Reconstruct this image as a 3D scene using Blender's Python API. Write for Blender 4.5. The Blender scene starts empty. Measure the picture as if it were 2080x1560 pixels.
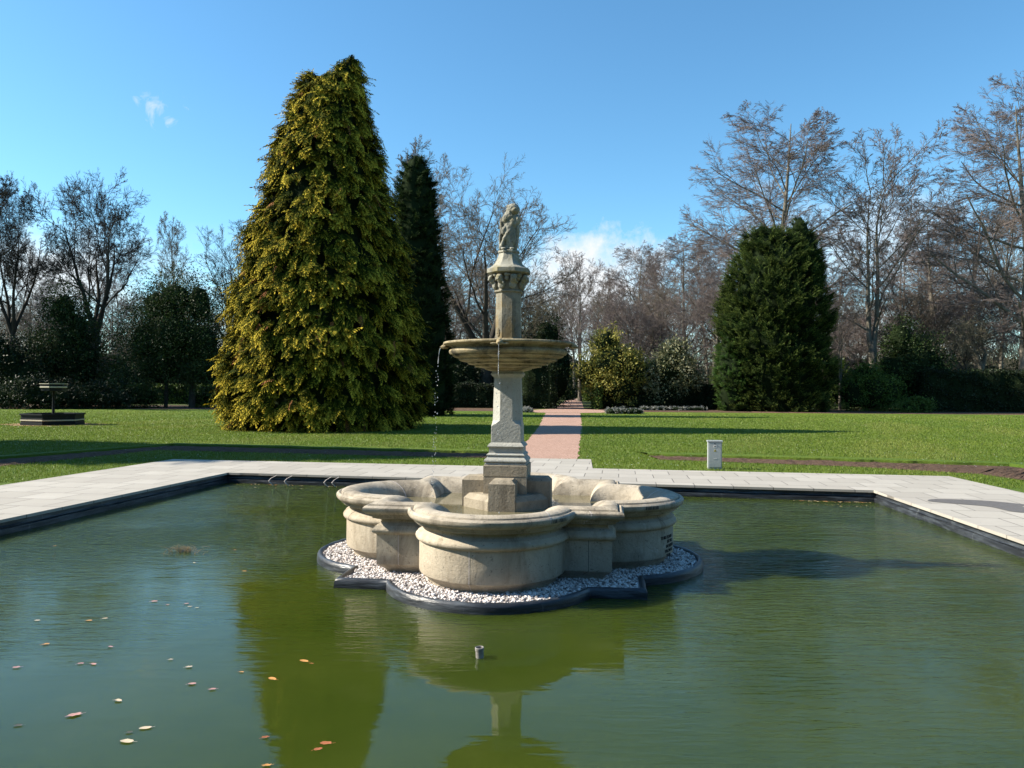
import bpy, bmesh, math, random
import numpy as np
from mathutils import Matrix, Vector
R = math.radians
SC = bpy.context.scene
COL = SC.collection

# ------------------------------------------------------------------ camera
FPX = 1550.0                      # focal length in photo pixels (2080 wide)
cam_d = bpy.data.cameras.new('camera')
cam_d.sensor_width = 36.0
cam_d.lens = 36.0 * FPX / 2080.0
cam_d.clip_start = 0.05
cam_d.clip_end = 3000.0
cam = bpy.data.objects.new('camera', cam_d)
COL.objects.link(cam)
cam.matrix_world = (Matrix.Translation((0, 0, 1.55)) @ Matrix.Rotation(R(90.48), 4, 'X')
                    @ Matrix.Rotation(R(0.34), 4, 'Z'))
SC.camera = cam

# ------------------------------------------------------------------ light
SUN_EL = R(36.5)
SUN_DIR = Vector((-1.0, 0.03, 0)).normalized()       # horizontal direction towards the sun (left of the view)
sun_d = bpy.data.lights.new('sun', 'SUN')
sun_d.energy = 5.0
sun_d.angle = R(0.5)
sun_d.color = (1.0, 0.91, 0.77)
sun = bpy.data.objects.new('sun', sun_d)
COL.objects.link(sun)
sv = Vector((SUN_DIR.x * math.cos(SUN_EL), SUN_DIR.y * math.cos(SUN_EL), math.sin(SUN_EL)))
sun.rotation_euler = sv.to_track_quat('Z', 'Y').to_euler()
sun.location = (-30, 0, 30)

SC.view_settings.view_transform = 'Standard'
SC.view_settings.look = 'None'
SC.view_settings.gamma = 1.0
SC.view_settings.exposure = 1.12
SC.render.engine = 'CYCLES'
SC.cycles.max_bounces = 6
SC.cycles.diffuse_bounces = 2
SC.cycles.glossy_bounces = 3
SC.cycles.transparent_max_bounces = 4
SC.cycles.use_denoising = True

world = bpy.data.worlds.new('World')
SC.world = world
world.use_nodes = True
wt = world.node_tree
wt.nodes.clear()


def wn(kind, **kw):
    n = wt.nodes.new(kind)
    for k, v in kw.items():
        setattr(n, k, v)
    return n


def wmath(op, a, b=None, clamp=False):
    n = wn('ShaderNodeMath', operation=op)
    n.use_clamp = clamp
    for i, v in enumerate((a, b)):
        if v is None:
            continue
        if isinstance(v, (int, float)):
            n.inputs[i].default_value = v
        else:
            wt.links.new(v, n.inputs[i])
    return n.outputs[0]


sky = wn('ShaderNodeTexSky', sky_type='NISHITA')
sky.sun_disc = False
sky.sun_elevation = SUN_EL
sky.sun_rotation = math.atan2(SUN_DIR.x, SUN_DIR.y)
sky.air_density = 1.0
sky.dust_density = 0.25
sky.ozone_density = 3.0
sky.altitude = 50
hs = wn('ShaderNodeHueSaturation')
hs.inputs['Saturation'].default_value = 1.12
wt.links.new(sky.outputs[0], hs.inputs['Color'])
bg = wn('ShaderNodeBackground')
bg.inputs[1].default_value = 0.100
tnt = wn('ShaderNodeMix', data_type='RGBA', blend_type='MULTIPLY')
tnt.inputs[0].default_value = 1.0
tnt.inputs[7].default_value = (.82, 1.06, 1.02, 1)
wt.links.new(hs.outputs[0], tnt.inputs[6])
wt.links.new(tnt.outputs[2], bg.inputs[0])
bgc = wn('ShaderNodeBackground')
bgc.inputs[0].default_value = (0.93, 0.97, 1.0, 1)
bgc.inputs[1].default_value = 0.48
tc = wn('ShaderNodeTexCoord')
mp = wn('ShaderNodeMapping')
mp.inputs['Scale'].default_value = (3.2, 3.2, 8.0)
wt.links.new(tc.outputs['Generated'], mp.inputs[0])
nz = wn('ShaderNodeTexNoise')
nz.inputs['Scale'].default_value = 1.6
nz.inputs['Detail'].default_value = 7
nz.inputs['Roughness'].default_value = 0.62
wt.links.new(mp.outputs[0], nz.inputs['Vector'])
nz2 = wn('ShaderNodeTexNoise')
nz2.inputs['Scale'].default_value = 14
nz2.inputs['Detail'].default_value = 6
nz2.inputs['Roughness'].default_value = 0.65
wt.links.new(tc.outputs['Generated'], nz2.inputs['Vector'])


nz3 = wn('ShaderNodeTexNoise')
nz3.inputs['Scale'].default_value = 34
nz3.inputs['Detail'].default_value = 7
nz3.inputs['Roughness'].default_value = 0.62
nz3.inputs['Distortion'].default_value = 1.0
wt.links.new(tc.outputs['Generated'], nz3.inputs['Vector'])


def cloud_at(vec, rad, stretch, amp, thr, soft=0.35, noise=None):
    """a cloud round one direction of the sky, its edge broken up by noise"""
    v = Vector(vec).normalized()
    sub = wn('ShaderNodeVectorMath', operation='SUBTRACT')
    wt.links.new(tc.outputs['Generated'], sub.inputs[0])
    sub.inputs[1].default_value = v
    mul = wn('ShaderNodeVectorMath', operation='MULTIPLY')
    wt.links.new(sub.outputs[0], mul.inputs[0])
    mul.inputs[1].default_value = (1 / rad, 1 / rad, stretch / rad)
    ln = wn('ShaderNodeVectorMath', operation='LENGTH')
    wt.links.new(mul.outputs[0], ln.inputs[0])
    fall = wmath('SUBTRACT', 1.0, ln.outputs['Value'])
    s = wmath('ADD', fall, wmath('MULTIPLY', wmath('SUBTRACT', (noise or nz2).outputs[0], 0.5), amp))
    return wmath('DIVIDE', wmath('SUBTRACT', s, thr), soft, clamp=True)


c1 = cloud_at((-.468, 1, .372), .022, .9, 4.2, .25, 1.3, nz3)
c2 = cloud_at((.125, 1, .135), .15, 1.7, 2.0, .15, .5)
c3 = cloud_at((-.60, 1, .15), .16, 2.0, 1.8, .15, .7)
c5 = cloud_at((.44, 1, .2), .2, 2.2, 2.4, .2, .8)
sx = wn('ShaderNodeSeparateXYZ')
wt.links.new(tc.outputs['Generated'], sx.inputs[0])
lowmask = wmath('DIVIDE', wmath('SUBTRACT', 0.20, sx.outputs['Z']), 0.12, clamp=True)
c4 = wmath('MULTIPLY', lowmask, wmath('DIVIDE', wmath('SUBTRACT', nz.outputs[0], 0.40), 0.16, clamp=True))
cl = wmath('MAXIMUM', wmath('MAXIMUM', wmath('MULTIPLY', c1, .8), c2), wmath('MAXIMUM', wmath('MAXIMUM', wmath('MULTIPLY', c5, .55), wmath('MULTIPLY', c3, .9)), wmath('MULTIPLY', c4, .75)))
mx = wn('ShaderNodeMixShader')
wt.links.new(cl, mx.inputs[0])
wt.links.new(bg.outputs[0], mx.inputs[1])
wt.links.new(bgc.outputs[0], mx.inputs[2])
wo = wn('ShaderNodeOutputWorld')
wt.links.new(mx.outputs[0], wo.inputs[0])


# ------------------------------------------------------------------ helpers
def bx(px, d):
    """lateral distance of something seen at photo column px and standing d metres away"""
    return (px - 1040.0) / FPX * d


def hz(px, py, d):
    """height of a point seen at (px, py) and standing d metres away"""
    return 1.55 + (792.8 + (px - 1040) * .006 - py) / FPX * d


def props(o, label=None, cat=None, group=None, kind=None):
    if label: o['label'] = label
    if cat: o['category'] = cat
    if group: o['group'] = group
    if kind: o['kind'] = kind
    return o


def empty(name, loc, rz=0.0, **kw):
    o = bpy.data.objects.new(name, None)
    o.empty_display_size = 0.3
    COL.objects.link(o)
    o.location = loc
    o.rotation_euler = (0, 0, rz)
    return props(o, **kw)


def link(name, me, parent=None, **kw):
    o = bpy.data.objects.new(name, me)
    COL.objects.link(o)
    if parent is not None:
        o.parent = parent
    return props(o, **kw)


def npmesh(name, V, F, mat=None, smooth=False, col=None, mats=None, mi=None):
    """mesh from numpy: V (n,3), F list of (m,k) index arrays"""
    if not isinstance(F, (list, tuple)):
        F = [F]
    F = [np.asarray(f, dtype=np.int32) for f in F if len(f)]
    V = np.asarray(V, dtype=np.float32)
    me = bpy.data.meshes.new(name)
    me.vertices.add(len(V))
    me.vertices.foreach_set('co', V.ravel())
    nl = sum(f.size for f in F)
    npoly = sum(len(f) for f in F)
    me.loops.add(nl)
    me.loops.foreach_set('vertex_index', np.concatenate([f.ravel() for f in F]))
    me.polygons.add(npoly)
    tot = np.concatenate([np.full(len(f), f.shape[1], dtype=np.int32) for f in F])
    st = np.concatenate([[0], np.cumsum(tot)[:-1]]).astype(np.int32)
    me.polygons.foreach_set('loop_start', st)
    me.polygons.foreach_set('loop_total', tot)
    if smooth:
        me.polygons.foreach_set('use_smooth', np.ones(npoly, dtype=bool))
    if mats:
        for m in mats:
            me.materials.append(m)
        me.polygons.foreach_set('material_index', np.asarray(mi, dtype=np.int32))
    elif mat:
        me.materials.append(mat)
    if col is not None:
        a = me.color_attributes.new('tint', 'FLOAT_COLOR', 'POINT')
        c = np.ones((len(V), 4), dtype=np.float32)
        c[:, :3] = col
        a.data.foreach_set('color', c.ravel())
    me.update(calc_edges=True)
    me.validate()
    return me


def sharpen(me, ang=32):
    bm = bmesh.new()
    bm.from_mesh(me)
    bmesh.ops.remove_doubles(bm, verts=bm.verts, dist=1e-5)
    bmesh.ops.recalc_face_normals(bm, faces=bm.faces)
    for f in bm.faces:
        f.smooth = True
    for e in bm.edges:
        if len(e.link_faces) == 2 and e.calc_face_angle(0) > R(ang):
            e.smooth = False
    bm.to_mesh(me)
    bm.free()
    return me


def pymesh(name, verts, faces, mat, ang=None):
    me = bpy.data.meshes.new(name)
    me.from_pydata([tuple(v) for v in verts], [], faces)
    me.materials.append(mat)
    me.update()
    if ang:
        sharpen(me, ang)
    else:
        bm = bmesh.new()
        bm.from_mesh(me)
        bmesh.ops.recalc_face_normals(bm, faces=bm.faces)
        bm.to_mesh(me)
        bm.free()
    return me


def box_vf(x0, x1, y0, y1, z0, z1, cham=0.0):
    if cham <= 0:
        v = [(x, y, z) for z in (z0, z1) for x, y in ((x0, y0), (x1, y0), (x1, y1), (x0, y1))]
        f = [(0, 3, 2, 1), (4, 5, 6, 7)] + [(i, (i + 1) % 4, 4 + (i + 1) % 4, 4 + i) for i in range(4)]
        return v, f
    c = cham
    return loft_vf([[(x0, y0, z0), (x1, y0, z0), (x1, y1, z0), (x0, y1, z0)],
                    [(x0, y0, z1 - c), (x1, y0, z1 - c), (x1, y1, z1 - c), (x0, y1, z1 - c)],
                    [(x0 + c, y0 + c, z1), (x1 - c, y0 + c, z1), (x1 - c, y1 - c, z1), (x0 + c, y1 - c, z1)]])


def loft_vf(rings, cap=True):
    n = len(rings[0])
    v = [p for r in rings for p in r]
    f = []
    for k in range(len(rings) - 1):
        for i in range(n):
            j = (i + 1) % n
            f.append((k * n + i, k * n + j, (k + 1) * n + j, (k + 1) * n + i))
    if cap:
        f.append(tuple(reversed(range(n))))
        f.append(tuple(range((len(rings) - 1) * n, len(rings) * n)))
    return v, f


def join_vf(*parts):
    V, F = [], []
    for v, f in parts:
        o = len(V)
        V += list(v)
        F += [tuple(i + o for i in t) for t in f]
    return V, F


def lathe_vf(prof, n=64, cap=False):
    rings = [[(r * math.cos(2 * math.pi * i / n), r * math.sin(2 * math.pi * i / n), z) for i in range(n)] for r, z in prof]
    return loft_vf(rings, cap)


# ------------------------------------------------------------------ materials
class NT:
    def __init__(self, name):
        self.m = bpy.data.materials.new(name)
        self.m.use_nodes = True
        self.t = self.m.node_tree
        self.t.nodes.clear()
        self.out = self.n('ShaderNodeOutputMaterial')
        self.b = self.n('ShaderNodeBsdfPrincipled')
        self.t.links.new(self.b.outputs[0], self.out.inputs[0])
        self.co = self.n('ShaderNodeTexCoord').outputs['Object']

    def n(self, kind, **kw):
        n = self.t.nodes.new(kind)
        for k, v in kw.items():
            setattr(n, k, v)
        return n

    def set(self, sock, v):
        if hasattr(v, 'links') or isinstance(v, bpy.types.NodeSocket):
            self.t.links.new(v, sock)
        elif isinstance(v, (tuple, list)) and len(v) == 3 and sock.type == 'RGBA':
            sock.default_value = (*v, 1)
        else:
            sock.default_value = v

    def noise(self, scale, detail=4, rough=.55, vec=None, dist=0, out=0):
        n = self.n('ShaderNodeTexNoise')
        self.t.links.new(vec or self.co, n.inputs['Vector'])
        n.inputs['Scale'].default_value = scale
        n.inputs['Detail'].default_value = detail
        n.inputs['Roughness'].default_value = rough
        n.inputs['Distortion'].default_value = dist
        return n.outputs[out]

    def mapping(self, scale=(1, 1, 1), rot=(0, 0, 0), loc=(0, 0, 0), vec=None):
        n = self.n('ShaderNodeMapping')
        self.t.links.new(vec or self.co, n.inputs[0])
        n.inputs['Scale'].default_value = scale
        n.inputs['Rotation'].default_value = rot
        n.inputs['Location'].default_value = loc
        return n.outputs[0]

    def ramp(self, fac, stops):
        n = self.n('ShaderNodeValToRGB')
        self.t.links.new(fac, n.inputs[0])
        e = n.color_ramp.elements
        while len(e) < len(stops):
            e.new(0.5)
        for i, (p, c) in enumerate(stops):
            e[i].position = p
            e[i].color = (c, c, c, 1) if isinstance(c, (int, float)) else (*c, 1)
        return n.outputs[0]

    def mix(self, fac, a, b, mode='MIX'):
        n = self.n('ShaderNodeMix', data_type='RGBA', blend_type=mode)
        self.set(n.inputs[0], fac)
        self.set(n.inputs[6], a)
        self.set(n.inputs[7], b)
        return n.outputs[2]

    def math(self, op, a, b=0.0, clamp=False):
        n = self.n('ShaderNodeMath', operation=op)
        n.use_clamp = clamp
        self.set(n.inputs[0], a)
        self.set(n.inputs[1], b)
        return n.outputs[0]

    def sep(self, vec=None):
        n = self.n('ShaderNodeSeparateXYZ')
        self.t.links.new(vec or self.co, n.inputs[0])
        return n.outputs

    def bump(self, h, strength=.5, dist=.02, prev=None):
        n = self.n('ShaderNodeBump')
        n.inputs['Strength'].default_value = strength
        n.inputs['Distance'].default_value = dist
        self.t.links.new(h, n.inputs['Height'])
        if prev is not None:
            self.t.links.new(prev, n.inputs['Normal'])
        self.t.links.new(n.outputs[0], self.b.inputs['Normal'])
        return n.outputs[0]

    def base(self, v):
        self.set(self.b.inputs['Base Color'], v)

    def rough(self, v):
        self.set(self.b.inputs['Roughness'], v)

    def spec(self, v):
        self.b.inputs['Specular IOR Level'].default_value = v


def mat_stone(name, a, b, stain, lichen=None, stain_amt=.5, zstreak=True, spots=(.03, .03, .025)):
    t = NT(name)
    c = t.mix(t.ramp(t.noise(2.2, 6, .6), [(.3, 0), (.7, 1)]), a, b)
    c = t.mix(t.math('MULTIPLY', t.ramp(t.noise(60, 3, .7), [(.4, 0), (.7, 1)]), .25), c, (a[0] * .6, a[1] * .6, a[2] * .55))
    st = t.noise(3.0, 7, .7, t.mapping((1, 1, .35 if zstreak else 1)), dist=.6)
    c = t.mix(t.math('MULTIPLY', t.ramp(st, [(.48, 0), (.66, 1)]), stain_amt), c, stain)
    if lichen:
        l = t.ramp(t.noise(5, 7, .7, t.mapping((1.3, 1.3, .8), loc=(3, 1, 2))), [(.5, 0), (.6, 1)])
        c = t.mix(t.math('MULTIPLY', l, lichen[1]), c, lichen[0])
    strk = t.ramp(t.noise(11, 5, .7, t.mapping((1, 1, .10), loc=(2, 5, 1))), [(.56, 0), (.66, 1)])
    c = t.mix(t.math('MULTIPLY', strk, stain_amt * .45), c, (stain[0] * 1.3, stain[1] * 1.3, stain[2] * 1.2))
    lime = t.ramp(t.noise(4.5, 6, .75, t.mapping(loc=(9, 3, 4))), [(.60, 0), (.68, 1)])
    c = t.mix(t.math('MULTIPLY', lime, .35), c, (min(a[0] * 1.35, .7), min(a[1] * 1.38, .68), min(a[2] * 1.5, .62)))
    pits = t.ramp(t.noise(38, 5, .75), [(.60, 0), (.67, 1)])
    c = t.mix(t.math('MULTIPLY', pits, .75), c, spots)
    t.base(c)
    t.rough(.85)
    t.spec(.25)
    h = t.math('ADD', t.noise(45, 6, .7), t.math('MULTIPLY', t.noise(7, 5, .6), 1.3))
    t.bump(h, .55, .012)
    return t.m


M = {}
M['stone'] = mat_stone('basin_stone', (.47, .415, .33), (.31, .268, .205), (.085, .07, .052), stain_amt=.7)
M['stone_body'] = mat_stone('basin_wall_stone', (.52, .46, .36), (.37, .315, .235), (.15, .112, .07), stain_amt=.6)
M['stone_grey'] = mat_stone('column_stone', (.44, .44, .40), (.36, .36, .32), (.21, .205, .175), stain_amt=.35)
M['stone_base'] = mat_stone('pedestal_stone', (.36, .315, .24), (.27, .23, .17), (.09, .072, .05), stain_amt=.55)
M['stone_bowl'] = mat_stone('bowl_stone', (.44, .38, .25), (.30, .25, .15), (.03, .027, .02), ((.20, .14, .05), .5), stain_amt=.92, zstreak=False)
M['stone_old'] = mat_stone('weathered_stone', (.42, .41, .34), (.24, .235, .19), (.035, .034, .027), ((.20, .16, .035), .5), stain_amt=.9)
M['stone_shaft'] = mat_stone('mossy_shaft_stone', (.34, .32, .25), (.18, .17, .13), (.03, .029, .022), ((.24, .16, .05), .5), stain_amt=.9)


def simple(name, c1, c2, scale=8, rough=.8, spec=.3, bump=0, bscale=40, bdist=.01, metal=0):
    t = NT(name)
    t.base(t.mix(t.ramp(t.noise(scale, 5, .6), [(.35, 0), (.65, 1)]), c1, c2))
    t.rough(rough)
    t.spec(spec)
    t.b.inputs['Metallic'].default_value = metal
    if bump:
        t.bump(t.noise(bscale, 5, .6), bump, bdist)
    return t.m


M['mortar'] = simple('pale_mortar', (.55, .51, .47), (.45, .40, .37))
M['dark_mark'] = simple('worn_letter_cut', (.03, .028, .024), (.05, .045, .04))
M['dark_seam'] = simple('dark_joint', (.07, .065, .055), (.1, .09, .07))  # colour of the thin dark seams between stones
M['pebble'] = None


def leafmat(name, sat=1.0, trans=.25, rough=.55, spec=.3):
    t = NT(name)
    at = t.n('ShaderNodeAttribute')
    at.attribute_name = 'tint'
    c = at.outputs['Color']
    t.base(c)
    t.rough(rough)
    t.spec(spec)
    if trans:
        tr = t.n('ShaderNodeBsdfTranslucent')
        t.t.links.new(c, tr.inputs[0])
        mxs = t.n('ShaderNodeMixShader')
        mxs.inputs[0].default_value = trans
        t.t.links.new(t.b.outputs[0], mxs.inputs[1])
        t.t.links.new(tr.outputs[0], mxs.inputs[2])
        t.t.links.new(mxs.outputs[0], t.out.inputs[0])
    return t.m


M['leaf'] = leafmat('evergreen_leaf', trans=.15, rough=.55, spec=.22)
M['leaf_gold'] = leafmat('golden_spray', trans=.05, rough=.85, spec=.03)
M['leaf_soft'] = leafmat('conifer_spray', trans=.28, rough=.75, spec=.08)
M['grass'] = leafmat('grass_blade', trans=.35, rough=.5, spec=.3)
M['tinted'] = leafmat('tinted_matt', trans=0, rough=.8, spec=.2)


def barkmat(name, a, b):
    t = NT(name)
    n = t.noise(6, 6, .7, t.mapping((1, 1, .3)))
    t.base(t.mix(t.ramp(n, [(.35, 0), (.65, 1)]), a, b))
    t.rough(.9)
    t.spec(.15)
    t.bump(t.noise(14, 5, .7, t.mapping((1, 1, .25))), .7, .03)
    return t.m


M['bark_dark'] = barkmat('dark_bark', (.03, .027, .022), (.06, .053, .043))
M['twig_dark'] = barkmat('dark_twig', (.035, .031, .028), (.06, .053, .048))
M['bark_grey'] = barkmat('grey_bark', (.10, .092, .072), (.20, .18, .145))
M['twig_beech'] = barkmat('beech_twig', (.115, .094, .090), (.195, .163, .152))
M['twig_olive'] = barkmat('olive_twig', (.09, .083, .058), (.16, .145, .10))
M['twig_brown'] = barkmat('brown_twig', (.10, .083, .065), (.18, .15, .118))
M['core'] = simple('light_block_hull', (.008, .014, .006), (.014, .022, .008), rough=.95, spec=.05)  # near-black hull within foliage, added to block light coming through


def grassground():
    t = NT('lawn_grass')
    big = t.noise(.10, 4, .6)
    med = t.noise(1.1, 6, .7)
    fine = t.noise(55, 4, .75)
    c = t.mix(t.ramp(big, [(.35, 0), (.65, 1)]), (.095, .15, .017), (.15, .195, .024))
    c = t.mix(t.math('MULTIPLY', t.ramp(med, [(.45, 0), (.7, 1)]), .55), c, (.055, .12, .014))
    c = t.mix(t.math('MULTIPLY', t.ramp(fine, [(.42, 0), (.62, 1)]), .45), c, (.05, .10, .012))
    bare = t.ramp(t.noise(.45, 6, .7, t.mapping(loc=(5, 2, 0))), [(.62, 0), (.72, 1)])
    c = t.mix(t.math('MULTIPLY', bare, .6), c, (.20, .19, .07))
    # woodland floor beyond the lawn
    y = t.sep()[1]
    far = t.math('DIVIDE', t.math('SUBTRACT', y, 66.0), 3.0, True)
    wood = t.mix(t.ramp(t.noise(.3, 5, .6), [(.4, 0), (.6, 1)]), (.05, .045, .02), (.06, .10, .02))
    c = t.mix(far, c, wood)
    t.base(c)
    t.rough(.8)
    t.spec(.15)
    t.bump(t.math('ADD', fine, t.noise(14, 4, .7)), .8, .05)
    return t.m


M['lawn'] = grassground()


def gravelmat():
    t = NT('pink_path_gravel')
    v = t.n('ShaderNodeTexVoronoi')
    t.t.links.new(t.co, v.inputs['Vector'])
    v.inputs['Scale'].default_value = 38
    c = t.mix(t.ramp(v.outputs['Color'], [(.2, 0), (.8, 1)]), (.27, .16, .115), (.47, .315, .25))
    c = t.mix(t.math('MULTIPLY', t.ramp(t.noise(1.2, 5, .65), [(.45, 0), (.7, 1)]), .4), c, (.27, .17, .125))
    c = t.mix(t.math('MULTIPLY', t.ramp(t.noise(14, 5, .8), [(.5, 0), (.66, 1)]), .5), c, (.30, .20, .16))
    t.base(c)
    t.rough(.9)
    t.spec(.2)
    t.bump(v.outputs['Distance'], .6, .02)
    return t.m


M['gravel'] = gravelmat()


def soilmat():
    t = NT('dark_bed_soil')
    c = t.mix(t.ramp(t.noise(9, 6, .7), [(.35, 0), (.65, 1)]), (.075, .045, .03), (.15, .10, .07))
    c = t.mix(t.ramp(t.noise(45, 3, .7), [(.64, 0), (.7, 1)]), c, (.28, .22, .17))
    t.base(c)
    t.rough(.95)
    t.spec(.1)
    t.bump(t.noise(22, 6, .75), 1, .06)
    return t.m


M['soil'] = soilmat()


def slabmat():
    t = NT('pale_paving_slab')
    mp_ = t.mapping(rot=(0, 0, R(8.0)))
    br = t.n('ShaderNodeTexBrick')
    t.t.links.new(mp_, br.inputs['Vector'])
    br.inputs['Scale'].default_value = 1.0
    br.inputs['Brick Width'].default_value = .62
    br.inputs['Row Height'].default_value = .60
    br.inputs['Mortar Size'].default_value = .009
    br.inputs['Mortar Smooth'].default_value = .35
    br.inputs['Bias'].default_value = 0
    br.offset = .5
    br.inputs['Color1'].default_value = (.335, .312, .268, 1)
    br.inputs['Color2'].default_value = (.415, .39, .34, 1)
    br.inputs['Mortar'].default_value = (.11, .10, .085, 1)
    c = t.mix(t.math('MULTIPLY', t.ramp(t.noise(1.1, 6, .65), [(.4, 0), (.7, 1)]), .5), br.outputs['Color'], (.30, .275, .24))
    c = t.mix(t.math('MULTIPLY', t.ramp(t.noise(45, 4, .7), [(.5, 0), (.75, 1)]), .35), c, (.28, .26, .24))
    c = t.mix(t.ramp(t.noise(9, 3, .8), [(.70, 0), (.74, 1)]), c, (.16, .14, .12))
    c = t.mix(t.math('MULTIPLY', t.ramp(t.noise(.8, 7, .75, t.mapping(loc=(3, 8, 0))), [(.52, 0), (.64, 1)]), .4), c, (.30, .275, .235))
    t.base(c)
    t.rough(.75)
    t.spec(.3)
    h = t.math('SUBTRACT', t.math('MULTIPLY', t.noise(40, 5, .7), .3), br.outputs['Fac'])
    t.bump(h, .5, .008)
    return t.m


M['slab'] = slabmat()


def linermat():
    t = NT('pond_liner_rubber')
    st = t.noise(3, 6, .7, t.mapping((1, 1, 6)))
    c = t.mix(t.ramp(st, [(.45, 0), (.7, 1)]), (.020, .023, .028), (.075, .088, .102))
    dr = t.ramp(t.noise(9, 5, .7, t.mapping((1, 1, .12))), [(.62, 0), (.70, 1)])
    c = t.mix(t.math('MULTIPLY', dr, .4), c, (.22, .24, .25))
    t.base(c)
    t.rough(.38)
    t.spec(.5)
    t.bump(t.noise(5, 5, .65, t.mapping((.6, .6, 5))), .6, .02)
    return t.m


M['liner'] = linermat()


def watermat(name, deep, shallow, amp=1.0, rough=.0):
    t = NT(name)
    c = t.mix(t.ramp(t.noise(.55, 5, .6), [(.35, 0), (.65, 1)]), deep, shallow)
    # pale silt showing through in places
    c = t.mix(t.math('MULTIPLY', t.ramp(t.noise(1.3, 6, .65, t.mapping(loc=(4, 7, 0))), [(.55, 0), (.75, 1)]), .15), c, (.07, .085, .03))
    t.base(c)
    t.rough(rough)
    t.b.inputs['IOR'].default_value = 1.333
    t.spec(.5)
    # patches of breeze
    x, y, z = t.sep()
    patch = t.ramp(t.noise(.42, 3, .5, t.mapping((1, .8, 1), loc=(1.7, 2.1, 0))), [(.40, .05), (.62, 1)])
    fary = t.math('DIVIDE', t.math('SUBTRACT', y, 4.3), 4.5, True)
    calm = t.math('ADD', t.math('MULTIPLY', fary, .85), t.math('MULTIPLY', t.math('DIVIDE', x, 3.0, True), .45), True)
    m_ = t.math('MULTIPLY', t.math('ADD', patch, t.math('MULTIPLY', fary, .3), True), t.math('ADD', calm, .03))
    w = t.noise(9, 3, .5, t.mapping((.45, 2.4, 1), rot=(0, 0, R(-9))), dist=.5)
    w2 = t.noise(2.6, 3, .5, t.mapping((.6, 1.5, 1), rot=(0, 0, R(6))), dist=.3)
    w3 = t.noise(30, 2, .5, t.mapping((.5, 1.8, 1), rot=(0, 0, R(-5))))
    left = t.math('DIVIDE', t.math('SUBTRACT', -1.5, x), 2.0, True)
    h = t.math('ADD', t.math('MULTIPLY', w, .72), t.math('MULTIPLY', w3, t.math('ADD', .03, t.math('MULTIPLY', t.math('MULTIPLY', left, fary), .34))))
    h = t.math('MULTIPLY', h, m_)
    h = t.math('ADD', h, t.math('MULTIPLY', t.math('MULTIPLY', w2, .55), t.math('ADD', t.math('MULTIPLY', calm, .5), .12)))
    t.bump(h, 1.0, .032 * amp)
    t.b.subsurface_method = 'BURLEY'
    t.b.inputs['Subsurface Weight'].default_value = 1.0 if amp == 1 else 0
    t.b.inputs['Subsurface Radius'].default_value = (1, 1, .6)
    t.b.inputs['Subsurface Scale'].default_value = .32
    return t.m


M['water'] = watermat('pond_water', (.025, .040, .0045), (.038, .053, .0075))
M['basin_water'] = watermat('basin_water', (.12, .105, .06), (.17, .15, .09), .6)
t_ = NT('falling_water')
t_.base((.9, .93, .96)); t_.rough(.08); t_.spec(.6)
t_.b.inputs['Transmission Weight'].default_value = .7
t_.b.inputs['IOR'].default_value = 1.33
M['drop'] = t_.m
M['cabinet'] = simple('grey_cabinet_paint', (.33, .36, .37), (.39, .42, .42), 30, .45, .5, .1, 30, .003)
M['white'] = simple('white_sticker', (.75, .75, .73), (.8, .8, .78), rough=.5)
M['yellow'] = simple('yellow_sticker', (.62, .5, .06), (.68, .56, .08), rough=.5)
M['black'] = simple('black_mark', (.015, .015, .015), (.02, .02, .02), rough=.5)
M['planter'] = simple('black_planter_paint', (.008, .010, .012), (.015, .018, .02), 6, .6, .2, .15, 12, .01)
M['gold'] = simple('pale_gold_band', (.48, .43, .32), (.6, .55, .42), 20, .4, .5)
M['pipe'] = simple('grey_pipe', (.17, .16, .15), (.30, .29, .27), 25, .5, .5, .3, 50, .003)
M['coping'] = simple('slab_edge', (.60, .58, .54), (.7, .68, .64), 12, .8)

# ------------------------------------------------------------------ ground, pool and paving
POOL = [(-6.96, 2.0), (4.71, .4), (5.75, 12.1), (-5.24, 14.1)]           # near left, near right, far right, far left
DECK = [(-10.3, -3.5), (6.85, -3.5), (8.14, 14.2), (-7.4, 16.7)]
WZ = -.185
GO = [(-700, -300), (700, -300), (700, 900), (-700, 900)]


def ring_sheet(name, outer, inner, z, mat, **kw):
    V = [(x, y, z) for x, y in outer] + [(x, y, z) for x, y in inner]
    F = [(i, (i + 1) % 4, 4 + (i + 1) % 4, 4 + i) for i in range(4)]
    return link(name, pymesh(name, V, F, mat), **kw)


def shrink(q, d):
    """quad (counter-clockwise) with every side moved outwards by d"""
    n_ = len(q)
    L_ = []
    for i in range(n_):
        a, b = Vector(q[i]), Vector(q[(i + 1) % n_])
        t = (b - a).normalized()
        nr = Vector((t.y, -t.x))
        L_.append((a + nr * d, t))
    out = []
    for i in range(n_):
        (p, u), (q2, v) = L_[i - 1], L_[i]
        den = u.x * v.y - u.y * v.x
        w = q2 - p
        k = (w.x * v.y - w.y * v.x) / den
        out.append(tuple(p + u * k))
    return out


ring_sheet('lawn', GO, shrink(POOL, .06), -.012, M['lawn'], kind='structure')
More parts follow.
